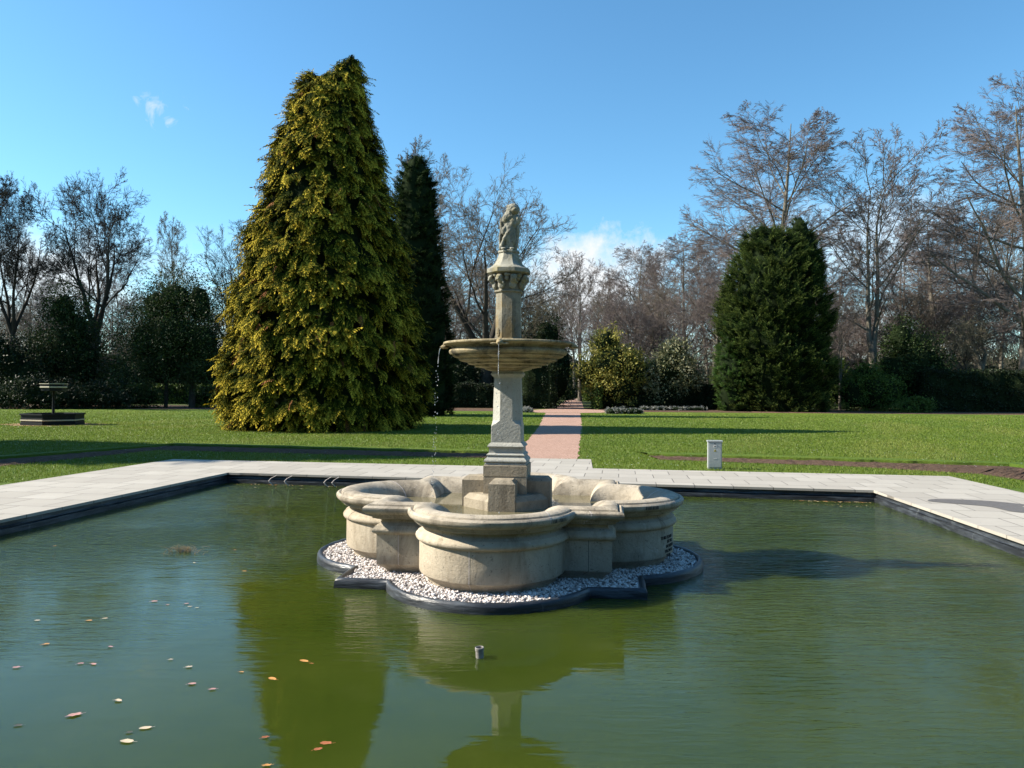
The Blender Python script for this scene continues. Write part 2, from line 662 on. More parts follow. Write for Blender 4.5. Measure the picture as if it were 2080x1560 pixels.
# paving: a slab ring round the pool with a pale arris, overhanging the liner slightly
cop = shrink(POOL, -.015)
dv, df = [], []
dv = [(x, y, .004) for x, y in DECK] + [(x, y, .004) for x, y in cop] + [(x, y, -.034) for x, y in cop] + [(x, y, -.034) for x, y in shrink(POOL, .05)] + [(x, y, -.03) for x, y in DECK]
for i in range(4):
    j = (i + 1) % 4
    df += [(i, j, 4 + j, 4 + i), (4 + i, 4 + j, 8 + j, 8 + i), (8 + i, 8 + j, 12 + j, 12 + i), (16 + i, 16 + j, j, i)]
me = pymesh('paving', dv, df, M['slab'])
link('paving', me, kind='structure')
ext = [(-.45, 15.57), (1.62, 15.24), (1.80, 17.3), (-.25, 17.55)]
link('paving', pymesh('paving_apron', [(x, y, .0025) for x, y in ext], [(0, 1, 2, 3)], M['slab']), kind='structure')


def wall_line(a, b, n=40, seed=0, out=1):
    """liner-clad pool wall between two pool corners: upper band, dark groove, lower band, gentle wrinkles"""
    rnd = random.Random(seed)
    a, b = Vector((*a, 0)), Vector((*b, 0))
    e_ = (b - a).normalized() * .04
    a, b = a - e_, b + e_
    d = (b - a)
    L = d.length
    d.normalize()
    nrm = Vector((d.y, -d.x, 0)) * out            # points out of the pool
    prof = [(.03, -.02), (.028, -.036), (.024, -.085), (.012, -.101), (.034, -.106), (.034, -.112), (.0, -.118), (-.004, -.150), (.0, -.19), (.0, -.7)]
    V, F = [], []
    ph = rnd.random() * 9
    for i in range(n + 1):
        t = L * i / n
        for k, (o, z) in enumerate(prof):
            w = .004 * math.sin(t * 3.1 + ph + k) + .003 * math.sin(t * 8.3 + k * 1.7) + rnd.uniform(-.002, .002)
            p = a + d * t + nrm * (o + (w if 0 < k < 9 else 0))
            V.append((p.x, p.y, z + (w * .6 if 1 < k < 8 else 0)))
    m = len(prof)
    for i in range(n):
        for k in range(m - 1):
            F.append((i * m + k, (i + 1) * m + k, (i + 1) * m + k + 1, i * m + k + 1))
    return V, F


parts = []
for i in range(4):
    parts.append(wall_line(POOL[i], POOL[(i + 1) % 4], 90, i, 1))
V, F = join_vf(*parts)
me = pymesh('pool_wall', V, F, M['liner'], 25)
link('pool_wall', me, kind='structure')
link('pool_water', pymesh('pool_water', [(x, y, WZ) for x, y in shrink(POOL, .03)], [(0, 1, 2, 3)], M['water']), kind='structure')

# gravel paths
def sheet(name, pts, z, mat, **kw):
    me = pymesh(name, [(x, y, z) for x, y in pts], [tuple(range(len(pts)))], mat)
    return link(name, me, **kw)


def ragged(a, b, n, amp, rnd):
    out = []
    for i in range(n):
        t = i / n
        out.append((a[0] + (b[0] - a[0]) * t + rnd.uniform(-amp, amp), a[1] + (b[1] - a[1]) * t))
    return out


rr = random.Random(4)
pl = ragged((.0, 17.4), (1.16, 32.7), 50, .035, rr) + ragged((1.16, 32.7), (2.4, 54.0), 40, .05, rr)
pr = ragged((1.52, 17.4), (2.99, 32), 50, .035, rr) + ragged((2.99, 32), (4.85, 54.0), 40, .05, rr)
V = []
F = []
for i, (l, r) in enumerate(zip(pl, pr)):
    V += [(l[0], l[1], -.006), (r[0], l[1], -.006)]
    if i:
        F.append((2 * i - 2, 2 * i - 1, 2 * i + 1, 2 * i))
link('gravel_path', pymesh('gravel_path', V, F, M['gravel']), kind='structure')
sheet('gravel_path', [(1.4, 54.4), (2.4, 53.9), (4.85, 53.8), (6.4, 54.6), (8.2, 59.5), (7.2, 62.5), (6.1, 64.7), (3.2, 64.7), (2.2, 62.5), (1.2, 58)], -.004, M['gravel'], kind='structure')
sheet('gravel_path', [(35, 50.8), (60, 49.8), (60, 52.2), (35, 52.4)], -.004, M['gravel'], kind='structure')
sheet('border_soil_shade', [(8.5, 57.2), (60, 54.2), (60, 70), (6.6, 68), (6.3, 64.9), (8.4, 60)], -.007, M['soil'], kind='structure')  # dark bed soil also stands for hedge shade over the cross path
sheet('border_soil_shade', [(-60, 56.5), (1.0, 57), (1.9, 63), (2.6, 66), (-60, 72)], -.007, M['soil'], kind='structure')
sheet('gravel_path', [(3.6, 64.6), (6.1, 64.4), (10.3, 113), (14.2, 152), (12.0, 153), (7.9, 114)], -.006, M['gravel'], kind='structure')

# soil beds, cut into the lawn: each with a raised turf edge behind it
def bed(pts_near, pts_far, seed):
    rnd = random.Random(seed)
    n = 60
    def samp(pts, t):
        tt = t * (len(pts) - 1)
        i = min(int(tt), len(pts) - 2)
        f = tt - i
        return (pts[i][0] * (1 - f) + pts[i + 1][0] * f, pts[i][1] * (1 - f) + pts[i + 1][1] * f)
    V, F, m = [], [], 7
    TV, TF = [], []
    for i in range(n + 1):
        t = i / n
        a, b = samp(pts_near, t), samp(pts_far, t)
        ja, jb = rnd.uniform(-.04, .04), rnd.uniform(-.012, .012) + .03 * math.sin(i * .7 + seed)
        for k in range(m):
            u = k / (m - 1)
            z = -.007 + (0 if k in (0, m - 1) else rnd.uniform(.0, .035))
            V.append((a[0] * (1 - u) + b[0] * u, a[1] * (1 - u) + b[1] * u + ja * (1 - u) + jb * u, z))
        dx, dy = b[0] - a[0], b[1] - a[1]
        L = math.hypot(dx, dy)
        dx, dy = dx / L, dy / L
        for o, z in ((-.015, -.02), (.0, .045 + rnd.uniform(-.006, .006)), (.05, .06), (.6, .03), (1.5, -.013)):
            TV.append((b[0] + dx * o, b[1] + dy * o + jb, z))
    for i in range(n):
        for k in range(m - 1):
            F.append((i * m + k, (i + 1) * m + k, (i + 1) * m + k + 1, i * m + k + 1))
        for k in range(4):
            TF.append((i * 5 + k, (i + 1) * 5 + k, (i + 1) * 5 + k + 1, i * 5 + k + 1))
    link('soil_bed', pymesh('soil_bed', V, F, M['soil']), kind='structure')
    link('turf_edge', pymesh('turf_edge', TV, TF, M['lawn']), kind='structure')


bed([(3.35, 17.45), (7.2, 16.0), (9.0, 14.7)], [(3.28, 18.4), (7.5, 17.25), (10.6, 16.3)], 1)
bed([(9.0, 14.7), (9.3, 13.2), (8.6, 2)], [(10.6, 16.3), (10.9, 15.0), (10.0, 2)], 2)
bed([(-8.9, 19.2), (-3.1, 18.0), (-.6, 17.6)], [(-9.2, 20.7), (-3.1, 19.3), (-.55, 18.7)], 3)
bed([(-12.3, 6), (-10.3, 14.3), (-8.9, 19.2)], [(-13.4, 6), (-11.3, 15.9), (-9.2, 20.7)], 4)

# damp stain on the paving
pts = [(5.95, 10.9), (6.2, 11.12), (6.75, 11.0), (7.05, 10.75), (7.15, 10.55), (6.98, 10.45), (7.0, 10.2), (7.25, 9.75), (6.85, 9.85), (6.55, 9.95), (6.5, 10.4), (6.2, 10.65)]
tm = NT('damp_stain')
tm.base(tm.mix(tm.ramp(tm.noise(30, 4, .7), [(.4, 0), (.6, 1)]), (.10, .088, .076), (.145, .13, .115)))
tm.rough(.5)
me = bpy.data.meshes.new('damp_patch')
bm = bmesh.new()
n = len(pts)
sm = []
for i in range(n):                      # rounded outline
    p0, p1, p2, p3 = (Vector(pts[(i + k - 1) % n]) for k in range(4))
    for t in (0, .25, .5, .75):
        sm.append(.5 * ((2 * p1) + (-p0 + p2) * t + (2 * p0 - 5 * p1 + 4 * p2 - p3) * t * t + (-p0 + 3 * p1 - 3 * p2 + p3) * t ** 3))
bm.faces.new([bm.verts.new((p.x, p.y, .008)) for p in sm])
bmesh.ops.recalc_face_normals(bm, faces=bm.faces)
bm.to_mesh(me)
bm.free()
me.materials.append(tm.m)
link('damp_patch', me, kind='structure')

# ------------------------------------------------------------------ fountain
TH = R(7.0)
FC = (-.04, 7.86, 0)
fountain = empty('stone_fountain', FC, -TH, label='tall weathered stone fountain with a quatrefoil basin standing in the middle of the pond', cat='fountain')
S0, O0, R0 = 1.06, 1.02, .653
NA, NS = 40, 6


def outline(d):
    """plan of the basin, offset outwards by d: a square with a round lobe on each side"""
    S, rho = S0 + d, R0 + d
    h = math.sqrt(rho * rho - (S - O0) ** 2)
    al = math.atan2(h, S - O0)
    q = []
    for i in range(NS):
        q.append((S, -S + (S - h) * i / NS))
    for i in range(NA + 1):
        a = -al + 2 * al * i / NA
        q.append((O0 + rho * math.cos(a), rho * math.sin(a)))
    for i in range(1, NS):
        q.append((S, h + (S - h) * i / NS))
    out = []
    for k in range(4):
        c, s = math.cos(k * math.pi / 2 - math.pi / 2), math.sin(k * math.pi / 2 - math.pi / 2)
        out += [(x * c - y * s, x * s + y * c) for x, y in q]
    return out


QN = NS + NA + 1 + NS - 1


def sweep(levels, cap_top=False):
    V, F = [], []
    n = 4 * QN
    for d, z in levels:
        V += [(x, y, z) for x, y in outline(d)]
    for k in range(len(levels) - 1):
        for i in range(n):
            j = (i + 1) % n
            F.append((k * n + i, k * n + j, (k + 1) * n + j, (k + 1) * n + i))
    if cap_top:
        k = len(levels) - 1
        F.append(tuple(k * n + i for i in range(n)))
    return V, F


body_prof = [(-.085, -.16), (-.075, -.10), (-.055, -.075), (-.004, -.035), (0, -.025), (0, .10), (0, .238), (.004, .242), (.004, .246), (.02, .248), (.03, .258), (.034, .272), (.032, .285), (.022, .298), (.012, .308), (.008, .318), (-.012, .330), (-.03, .342), (-.034, .36), (-.034, .385)]
rim_prof = [(-.034, .370), (-.01, .374), (.015, .385), (.030, .388), (.032, .408), (.054, .410), (.056, .426), (.078, .432), (.096, .448), (.104, .468), (.102, .488), (.088, .503), (.080, .506), (.070, .503), (.054, .492), (.051, .506), (.048, .516), (.03, .526), (0, .532), (-.03, .534), (-.07, .528), (-.11, .513), (-.15, .488), (-.185, .452), (-.21, .41), (-.225, .36), (-.235, .30)]
link('basin_wall', pymesh('basin_wall', *sweep(body_prof), M['stone_body'], 30), fountain)
rim = link('basin_rim', pymesh('basin_rim', *sweep(rim_prof), M['stone'], 30), fountain)


def joint(name, levels, q, i, w, mat, parent, eps=.002):
    """thin mortar line crossing the profile at outline position (quadrant q, index i)"""
    V, F = [], []
    for k, (d, z) in enumerate(levels):
        o = outline(d)
        p = Vector(o[q * QN + i])
        p2 = Vector(o[q * QN + i + 1])
        t = (p2 - p).normalized()
        n2 = Vector((t.y, -t.x))
        k0, k1 = max(k - 1, 0), min(k + 1, len(levels) - 1)
        dd, dz = levels[k1][0] - levels[k0][0], levels[k1][1] - levels[k0][1]
        L = math.hypot(dd, dz) or 1
        nd, nz_ = dz / L, -dd / L
        for s in (-1, 1):
            r = p + t * (w * s / 2) + n2 * nd * eps
            V.append((r.x, r.y, z + nz_ * eps))
    for k in range(len(levels) - 1):
        F.append((2 * k, 2 * k + 1, 2 * k + 3, 2 * k + 2))
    return link(name, pymesh(name, V, F, mat), parent)


mid = NS + NA // 2
# quadrant 0 = front, 1 = right, 2 = back, 3 = left
joint('mortar_joint', body_prof[1:8], 0, mid - 2, .006, M['mortar'], fountain)
joint('mortar_joint', rim_prof[8:], 0, mid + 12, .010, M['mortar'], fountain)
joint('mortar_joint', rim_prof[8:], 1, mid - 8, .012, M['mortar'], fountain)
joint('mortar_joint', rim_prof[12:], 1, mid + 5, .010, M['mortar'], fountain)
joint('mortar_joint', rim_prof[12:], 3, mid + 8, .010, M['dark_seam'], fountain)
joint('mortar_joint', rim_prof[8:], 3, mid - 12, .010, M['mortar'], fountain)
joint('mortar_joint', rim_prof[12:], 2, mid + 9, .012, M['mortar'], fountain)
joint('mortar_joint', rim_prof[12:], 2, mid - 9, .012, M['mortar'], fountain)
joint('mortar_joint', body_prof[7:], 1, mid - 9, .006, M['dark_seam'], fountain)
joint('mortar_joint', body_prof[7:], 3, mid + 10, .006, M['dark_seam'], fountain)
joint('mortar_joint', rim_prof[2:15], 0, NS + NA + 2, .008, M['mortar'], fountain)
joint('mortar_joint', body_prof[2:7], 0, 3, .005, M['mortar'], fountain)
joint('mortar_joint', body_prof[2:7], 0, QN - 3, .005, M['dark_seam'], fountain)

# inscription on the right lobe
def text_mesh(s, size):
    cu = bpy.data.curves.new('lettering', 'FONT')
    cu.body = s
    cu.size = size
    cu.extrude = .0015
    cu.resolution_u = 2
    cu.offset = size * .02
    ob = bpy.data.objects.new('tmp_lettering', cu)
    COL.objects.link(ob)
    dg = bpy.context.evaluated_depsgraph_get()
    me_ = bpy.data.meshes.new_from_object(ob.evaluated_get(dg))
    vs = [tuple(v.co) for v in me_.vertices]
    fs = [tuple(p.vertices) for p in me_.polygons]
    bpy.data.objects.remove(ob)
    bpy.data.meshes.remove(me_)
    return vs, fs


V, F = [], []
for s, a0, z0 in (('THIS FOUN', 50.5, .135), ('BY MR', 61, .092), ('IN MEMO', 59, .047), ('PROVOS', 57, .002), ('THIS', 59.5, -.043)):
    vs, fs = text_mesh(s, .042)
    o = len(V)
    for x, y, z in vs:
        a = R(a0) + x * 1.12 / R0
        rr_ = R0 + .002 + z
        V.append((O0 + rr_ * math.sin(a), -rr_ * math.cos(a), z0 + y))
    F += [tuple(i + o for i in f) for f in fs]
link('inscription', pymesh('inscription', V, F, M['dark_mark']), fountain)
# worn cut letters on the front lobe rim
V, F = [], []
rl = random.Random(8)
for base_q, a_list in ((0, [R(48 + 1.45 * k) for k in range(11)]), (1, [R(-62 + 1.4 * k) for k in range(8)])):
    for a in a_list:
        for sgn in ((0,) if rl.random() < .4 else (-1, 1)):
            w = .0035
            c_ = O0
            pts_ = []
            for dz in (0, 1):
                for s in (-1, 1):
                    aa = a + sgn * .006 * (1 - dz * rl.choice((0, 1))) + s * w / .75
                    rad = R0 + .1065 - .004 * dz
                    x, y = c_ + rad * math.cos(aa), rad * math.sin(aa)
                    ang = base_q * math.pi / 2 - math.pi / 2
                    pts_.append((x * math.cos(ang) - y * math.sin(ang), x * math.sin(ang) + y * math.cos(ang), .456 + .03 * dz))
            o = len(V)
            V += pts_
            F.append((o, o + 1, o + 3, o + 2))
link('worn_lettering', pymesh('worn_lettering', V, F, M['dark_mark']), fountain)

# pedestal
def ring8(w, c, z):
    e = w - c
    return [(e, -w, z), (w, -e, z), (w, e, z), (e, w, z), (-e, w, z), (-w, e, z), (-w, -e, z), (-e, -w, z)]


def sq(s, z):
    return [(s, -s, z), (s, s, z), (-s, s, z), (-s, -s, z)]


v, f = loft_vf([ring8(.43, .29, .1), ring8(.43, .29, .46), ring8(.375, .25, .51), ring8(.2, .13, .515)])
link('pedestal_plinth', pymesh('pedestal_plinth', v, f, M['stone_base'], 20), fountain)
for k in range(4):
    v, f = box_vf(-.13, .13, -.45, -.10, .12, .672, .035)
    a = k * math.pi / 2
    v = [(x * math.cos(a) - y * math.sin(a), x * math.sin(a) + y * math.cos(a), z) for x, y, z in v]
    link('pedestal_buttress', pymesh('pedestal_buttress', v, f, M['stone_base'], 20), fountain)
v, f = loft_vf([sq(.217, .12), sq(.217, .680), sq(.214, .683), sq(.214, .686), sq(.219, .689), sq(.219, .792), sq(.216, .797), sq(.206, .80)])
link('pedestal_core', pymesh('pedestal_core', v, f, M['stone_base'], 20), fountain)
mold = [(.200, .799), (.208, .802), (.208, .815), (.200, .820), (.199, .826), (.214, .829), (.216, .836), (.214, .846), (.206, .858), (.194, .868), (.188, .876), (.186, .884), (.184, .888), (.192, .891), (.193, .899), (.188, .906), (.178, .914), (.170, .918), (.169, .925), (.169, .968), (.171, .974), (.184, .978), (.186, .985), (.182, .992), (.166, 1.012), (.153, 1.022)]
v, f = loft_vf([sq(s, z) for s, z in mold])
link('column_base', pymesh('column_base', v, f, M['stone_grey'], 22), fountain)
shaft = [(.152, .003, 1.021), (.150, .003, 1.185), (.1497, .012, 1.195), (.1492, .03, 1.207), (.1490, .045, 1.213), (.1487, .055, 1.220), (.1485, .064, 1.230), (.1480, .075, 1.237), (.1478, .084, 1.245), (.142, .080, 1.46), (.135, .074, 1.676)]
v, f = loft_vf([ring8(*a) for a in shaft])
link('column_shaft', pymesh('column_shaft', v, f, M['stone_grey'], 18), fountain)
v, f = loft_vf([ring8(.134, .073, 1.674), ring8(.140, .074, 1.680), ring8(.141, .074, 1.688), ring8(.150, .078, 1.697), ring8(.164, .085, 1.707), ring8(.168, .087, 1.716), ring8(.166, .086, 1.724), ring8(.158, .083, 1.732), ring8(.155, .082, 1.745)])
link('column_capital', pymesh('column_capital', v, f, M['stone_grey'], 25), fountain)
bp = [(.0, 1.735), (.150, 1.736), (.160, 1.742), (.20, 1.752), (.226, 1.760), (.240, 1.762), (.244, 1.774), (.270, 1.777), (.316, 1.786), (.340, 1.788), (.348, 1.794), (.346, 1.806), (.372, 1.810), (.406, 1.814), (.418, 1.820), (.416, 1.833), (.45, 1.840), (.488, 1.848), (.506, 1.856), (.504, 1.872), (.53, 1.880), (.556, 1.888), (.572, 1.898), (.570, 1.911), (.592, 1.913), (.606, 1.927), (.611, 1.943), (.604, 1.959), (.588, 1.968), (.574, 1.972), (.578, 1.985), (.60, 1.999), (.632, 2.008), (.655, 2.012), (.667, 2.018), (.669, 2.030), (.662, 2.038), (.640, 2.041), (.612, 2.038), (.592, 2.02), (.56, 1.99), (.4, 1.94), (.2, 1.92), (.0, 1.918)]
bowl = link('upper_bowl', pymesh('upper_bowl', *lathe_vf(bp, 128), M['stone_bowl'], 38), fountain)


def remeshed(name, blobs, voxel, mat, noise_amp=0, smooth_it=3, extra=None):
    """one continuous carved surface from overlapping ellipsoids (centre, radii, tilt) and limbs"""
    bm = bmesh.new()
    for c, r, rot in blobs:
        mtx = Matrix.Translation(c) @ Matrix.Rotation(R(rot[0]), 4, 'X') @ Matrix.Rotation(R(rot[1]), 4, 'Y') @ Matrix.Rotation(R(rot[2]), 4, 'Z') @ Matrix.Diagonal((r[0], r[1], r[2], 1))
        bmesh.ops.create_icosphere(bm, subdivisions=3, radius=1, matrix=mtx)
    if extra:
        for v_, f_ in extra:
            vs_ = [bm.verts.new(p) for p in v_]
            for ff in f_:
                bm.faces.new([vs_[i] for i in ff])
    me0 = bpy.data.meshes.new('tmp')
    bm.to_mesh(me0)
    bm.free()
    ob = bpy.data.objects.new('tmp', me0)
    COL.objects.link(ob)
    md = ob.modifiers.new('r', 'REMESH')
    md.mode = 'VOXEL'
    md.voxel_size = voxel
    ms = ob.modifiers.new('s', 'SMOOTH')
    ms.iterations = smooth_it
    ms.factor = .6
    dg = bpy.context.evaluated_depsgraph_get()
    me_ = bpy.data.meshes.new_from_object(ob.evaluated_get(dg))
    bpy.data.objects.remove(ob)
    me_.name = name
    if noise_amp:
        from mathutils import noise as mn
        for v_ in me_.vertices:
            v_.co += v_.normal * noise_amp * (mn.noise(v_.co * 55) + .6 * mn.noise(v_.co * 130))
    me_.materials.clear()
    me_.materials.append(mat)
    for p in me_.polygons:
        p.use_smooth = True
    me_.update()
    return me_


for k in range(4):        # carved beast-head water spouts on the bowl rim
    a = k * math.pi / 2 - math.pi / 2
    bl = [((.648, 0, 2.012), (.035, .036, .034), (0, 0, 0)), ((.675, 0, 2.0), (.030, .027, .024), (0, 0, 0)),
          ((.668, .018, 2.018), (.012, .012, .012), (0, 0, 0)), ((.668, -.018, 2.018), (.012, .012, .012), (0, 0, 0)),
          ((.64, .035, 2.03), (.014, .012, .016), (0, 0, 0)), ((.64, -.035, 2.03), (.014, .012, .016), (0, 0, 0)),
          ((.655, .055, 1.995), (.014, .035, .012), (0, 0, 0)), ((.655, -.055, 1.995), (.014, .035, .012), (0, 0, 0))]
    me_ = remeshed('bowl_spout', bl, .005, M['stone_bowl'], .002)
    me_.transform(Matrix.Rotation(a, 4, 'Z'))
    sp = link('bowl_spout', me_, fountain)
    V, F = [], []
    n = 14
    prof = [(.69, .013), (.716, .013), (.716, .009), (.70, .009)]
    for x, r_ in prof:
        for i in range(n):
            V.append((x, r_ * math.cos(2 * math.pi * i / n), 1.992 + r_ * math.sin(2 * math.pi * i / n)))
    for q in range(3):
        for i in range(n):
            j = (i + 1) % n
            F.append((q * n + i, q * n + j, (q + 1) * n + j, (q + 1) * n + i))
    me_ = pymesh('nozzle', V, F, M['stone_bowl'], 30)
    me_.transform(Matrix.Rotation(a, 4, 'Z'))
    link('nozzle', me_, sp)

up = [(.140, .078, 1.925), (.140, .078, 2.075), (.138, .077, 2.079), (.128, .075, 2.083), (.127, .0745, 2.20), (.126, .074, 2.40), (.125, .073, 2.545), (.130, .075, 2.548), (.140, .081, 2.556), (.142, .082, 2.566), (.136, .079, 2.574), (.126, .074, 2.578), (.126, .074, 2.75)]
v, f = loft_vf([ring8(*a) for a in up])
link('upper_shaft', pymesh('upper_shaft', v, f, M['stone_shaft'], 25), fountain)
# small carved relief panels low on the diagonal faces of the upper shaft
for sgx, sgy in ((-1, -1), (1, -1)):
    n_ = Vector((sgx, sgy, 0)).normalized()
    t_v = Vector((-n_.y, n_.x, 0))
    cc = Vector((sgx * .0895, sgy * .0895, 0))
    bl = []
    for q in range(9):
        aa = q * 2 * math.pi / 9
        p = cc + n_ * .003 + t_v * (.018 * math.cos(aa)) + Vector((0, 0, 2.14 + .034 * math.sin(aa)))
        bl.append((tuple(p), (.008, .008, .011), (0, 0, 0)))
    for q in range(5):
        p = cc + n_ * .003 + t_v * (.006 * math.sin(q * 2.2)) + Vector((0, 0, 2.118 + .011 * q))
        bl.append((tuple(p), (.009, .009, .009), (0, 0, 0)))
    link('relief_panel', remeshed('relief_panel', bl, .003, M['stone_shaft'], .001, 2), fountain)
bl = []
rc = random.Random(11)
for k in range(8):
    a = math.pi / 8 * (2 * k) + math.pi / 8
    ca, sa = math.cos(a), math.sin(a)
    deg = math.degrees(a)
    bl.append(((.150 * ca, .150 * sa, 2.625), (.022, .040, .045), (0, 0, deg)))
    bl.append(((.172 * ca, .172 * sa, 2.668), (.026, .034, .032), (0, 0, deg)))
    bl.append(((.194 * ca, .194 * sa, 2.702), (.024, .036, .026), (0, 0, deg)))
    bl.append(((.205 * ca, .205 * sa, 2.680), (.016, .020, .018), (0, 0, deg)))
    a2 = a + math.pi / 8
    c2_, s2_ = math.cos(a2), math.sin(a2)
    bl.append(((.152 * c2_, .152 * s2_, 2.69), (.024, .026, .026), (0, 0, math.degrees(a2))))
    bl.append(((.165 * c2_, .165 * s2_, 2.725), (.026, .030, .020), (0, 0, math.degrees(a2))))
    for q in range(3):
        a3 = a + rc.uniform(-.25, .25)
        rr_ = rc.uniform(.16, .2)
        bl.append(((rr_ * math.cos(a3), rr_ * math.sin(a3), rc.uniform(2.64, 2.73)), (.012, .012, .013), (0, 0, 0)))
link('leaf_capital', remeshed('leaf_capital', bl, .006, M['stone_old'], .003, 1), fountain)
capr = [(.11, .0645, 2.735), (.200, .117, 2.745), (.214, .125, 2.752), (.214, .125, 2.790), (.210, .123, 2.794), (.185, .108, 2.806), (.158, .092, 2.828), (.135, .079, 2.856), (.118, .069, 2.89), (.106, .062, 2.925), (.098, .057, 2.955), (.096, .056, 2.962), (.107, .062, 2.964), (.107, .062, 2.982), (.10, .058, 2.986)]
v, f = loft_vf([ring8(*a) for a in capr])
link('finial_cap', pymesh('finial_cap', v, f, M['stone_old'], 22), fountain)
# weathered seated beast
zb = 2.985
P = lambda x, y, z: (x * (.93 if y < -.08 else 1), y * (.86 if y < -.06 else 1), zb + z)
bl = [(P(-.010, .0, .03), (.085, .080, .045), (0, 0, 0)), (P(-.008, .0, .10), (.086, .078, .09), (0, 0, 0)),
      (P(-.002, .005, .19), (.090, .078, .10), (0, 3, 0)), (P(.006, .004, .27), (.094, .076, .09), (0, 6, 0)),
      (P(.012, -.002, .33), (.088, .070, .07), (0, 6, 0)), (P(.020, -.004, .375), (.070, .062, .05), (0, 0, 0)),
      (P(.042, -.010, .425), (.070, .070, .064), (0, 0, 0)), (P(.066, -.050, .408), (.042, .044, .034), (0, 10, 0)),
      (P(.082, -.030, .435), (.030, .036, .022), (0, 0, 0)), (P(-.006, -.042, .448), (.020, .016, .026), (0, -15, 0)),
      (P(.020, -.062, .448), (.030, .016, .012), (0, 14, 0)), (P(.062, -.075, .392), (.024, .018, .012), (0, 8, 0)),
      # shoulders and folded wings
      (P(-.070, -.020, .25), (.024, .050, .09), (0, -6, 0)), (P(.092, -.018, .31), (.028, .048, .06), (0, 8, 0)),
      (P(.088, .0, .20), (.022, .050, .09), (0, 4, 0)), (P(.070, .0, .08), (.024, .05, .09), (0, 4, 0)),
      # forelegs reaching down and across over a shield
      (P(.022, -.076, .235), (.024, .020, .045), (0, 14, 0)), (P(.000, -.096, .175), (.019, .019, .045), (0, 34, 0)),
      (P(-.034, -.098, .125), (.020, .018, .045), (0, 30, 0)), (P(-.062, -.096, .065), (.017, .017, .045), (0, 18, 0)),
      (P(-.078, -.080, .03), (.018, .022, .03), (0, 10, 0)), (P(-.082, -.055, .13), (.016, .02, .10), (0, 3, 0)),
      (P(-.040, -.080, .20), (.028, .02, .05), (0, 10, 0)), (P(.030, -.072, .10), (.045, .022, .085), (0, 16, 0)),
      (P(.045, -.070, .28), (.035, .024, .05), (0, -10, 0)), (P(-.02, -.066, .32), (.045, .022, .05), (0, 10, 0)),
      (P(.010, -.050, .17), (.062, .040, .15), (0, 0, 0)), (P(.0, .07, .14), (.05, .04, .13), (0, 0, 0)), (P(-.045, -.105, .012), (.028, .022, .014), (0, 0, 0)), (P(.045, -.095, .012), (.028, .022, .014), (0, 0, 0))]
link('beast_statue', remeshed('beast_statue', bl, .0055, M['stone_old'], .0035, 2), fountain, label='weathered lichen-spotted seated beast carved in grey stone, its head turned to the right')

# water lying in the basin and in the bowl
v = [(x, y, .37) for x, y in outline(-.222)]
me = pymesh('basin_water', v, [tuple(range(len(v)))], M['basin_water'])
o = link('basin_water', me, kind='structure')
o.location = FC
o.rotation_euler.z = -TH
v, f = lathe_vf([(.16, 2.02), (.592, 2.02)], 64)
o = link('bowl_water', pymesh('bowl_water', v, f, M['basin_water']), kind='structure')
o.location = FC
o.rotation_euler.z = -TH

# falling water: a thin broken stream from each spout that runs
def tube_path(pts, rad, n=6):
    V, F = [], []
    for k, p in enumerate(pts):
        r_ = rad[k]
        for i in range(n):
            a = 2 * math.pi * i / n
            V.append((p[0] + r_ * math.cos(a), p[1] + r_ * math.sin(a), p[2]))
    for k in range(len(pts) - 1):
        for i in range(n):
            j = (i + 1) % n
            F.append((k * n + i, k * n + j, (k + 1) * n + j, (k + 1) * n + i))
    F.append(tuple(range(n)))
    F.append(tuple(range((len(pts) - 1) * n, len(pts) * n)))
    return V, F


def stream(a, v0, z_end, solid, seed, label, dens=.75):
    rnd = random.Random(seed)
    pts_, rad = [], []
    zs = 1.990
    n = 60
    for i in range(n):
        z = zs - (zs - z_end) * i / (n - 1)
        t = math.sqrt(max(0, 2 * (zs - z) / 9.8))
        rad_ = .714 + v0 * t
        pts_.append((rad_ * math.cos(a), rad_ * math.sin(a), z))
        rad.append(.0034 + .0016 * math.sin(i * 1.3 + seed) + rnd.uniform(-.001, .001))
    k = int(n * solid)
    parts_ = [tube_path(pts_[:k], rad[:k])]
    for i in range(k, n):
        for q in range(2):
            if rnd.random() < dens:
                p = pts_[i]
                r_ = rnd.uniform(.002, .0055)
                c = (p[0] + rnd.uniform(-.018, .018), p[1] + rnd.uniform(-.018, .018), p[2] + rnd.uniform(-.012, .012))
                parts_.append(tube_path([(c[0], c[1], c[2] - r_ * 1.5), (c[0], c[1], c[2] - r_ * .5), (c[0], c[1], c[2] + r_ * .6), (c[0], c[1], c[2] + r_ * 1.5)], [r_ * .35, r_, r_ * .9, r_ * .3]))
    v_, f_ = join_vf(*parts_)
    o = link('water_stream', pymesh('water_stream', v_, f_, M['drop'], 60), label=label, cat='water stream', group='thin streams falling from the fountain bowl')
    o.location = FC
    o.rotation_euler.z = -TH


stream(-math.pi / 2, .04, .38, .20, 3, 'thin water stream falling from the front spout of the upper bowl', .08)
stream(math.pi, .13, .38, .12, 7, 'string of white water drops falling from the left spout of the upper bowl')

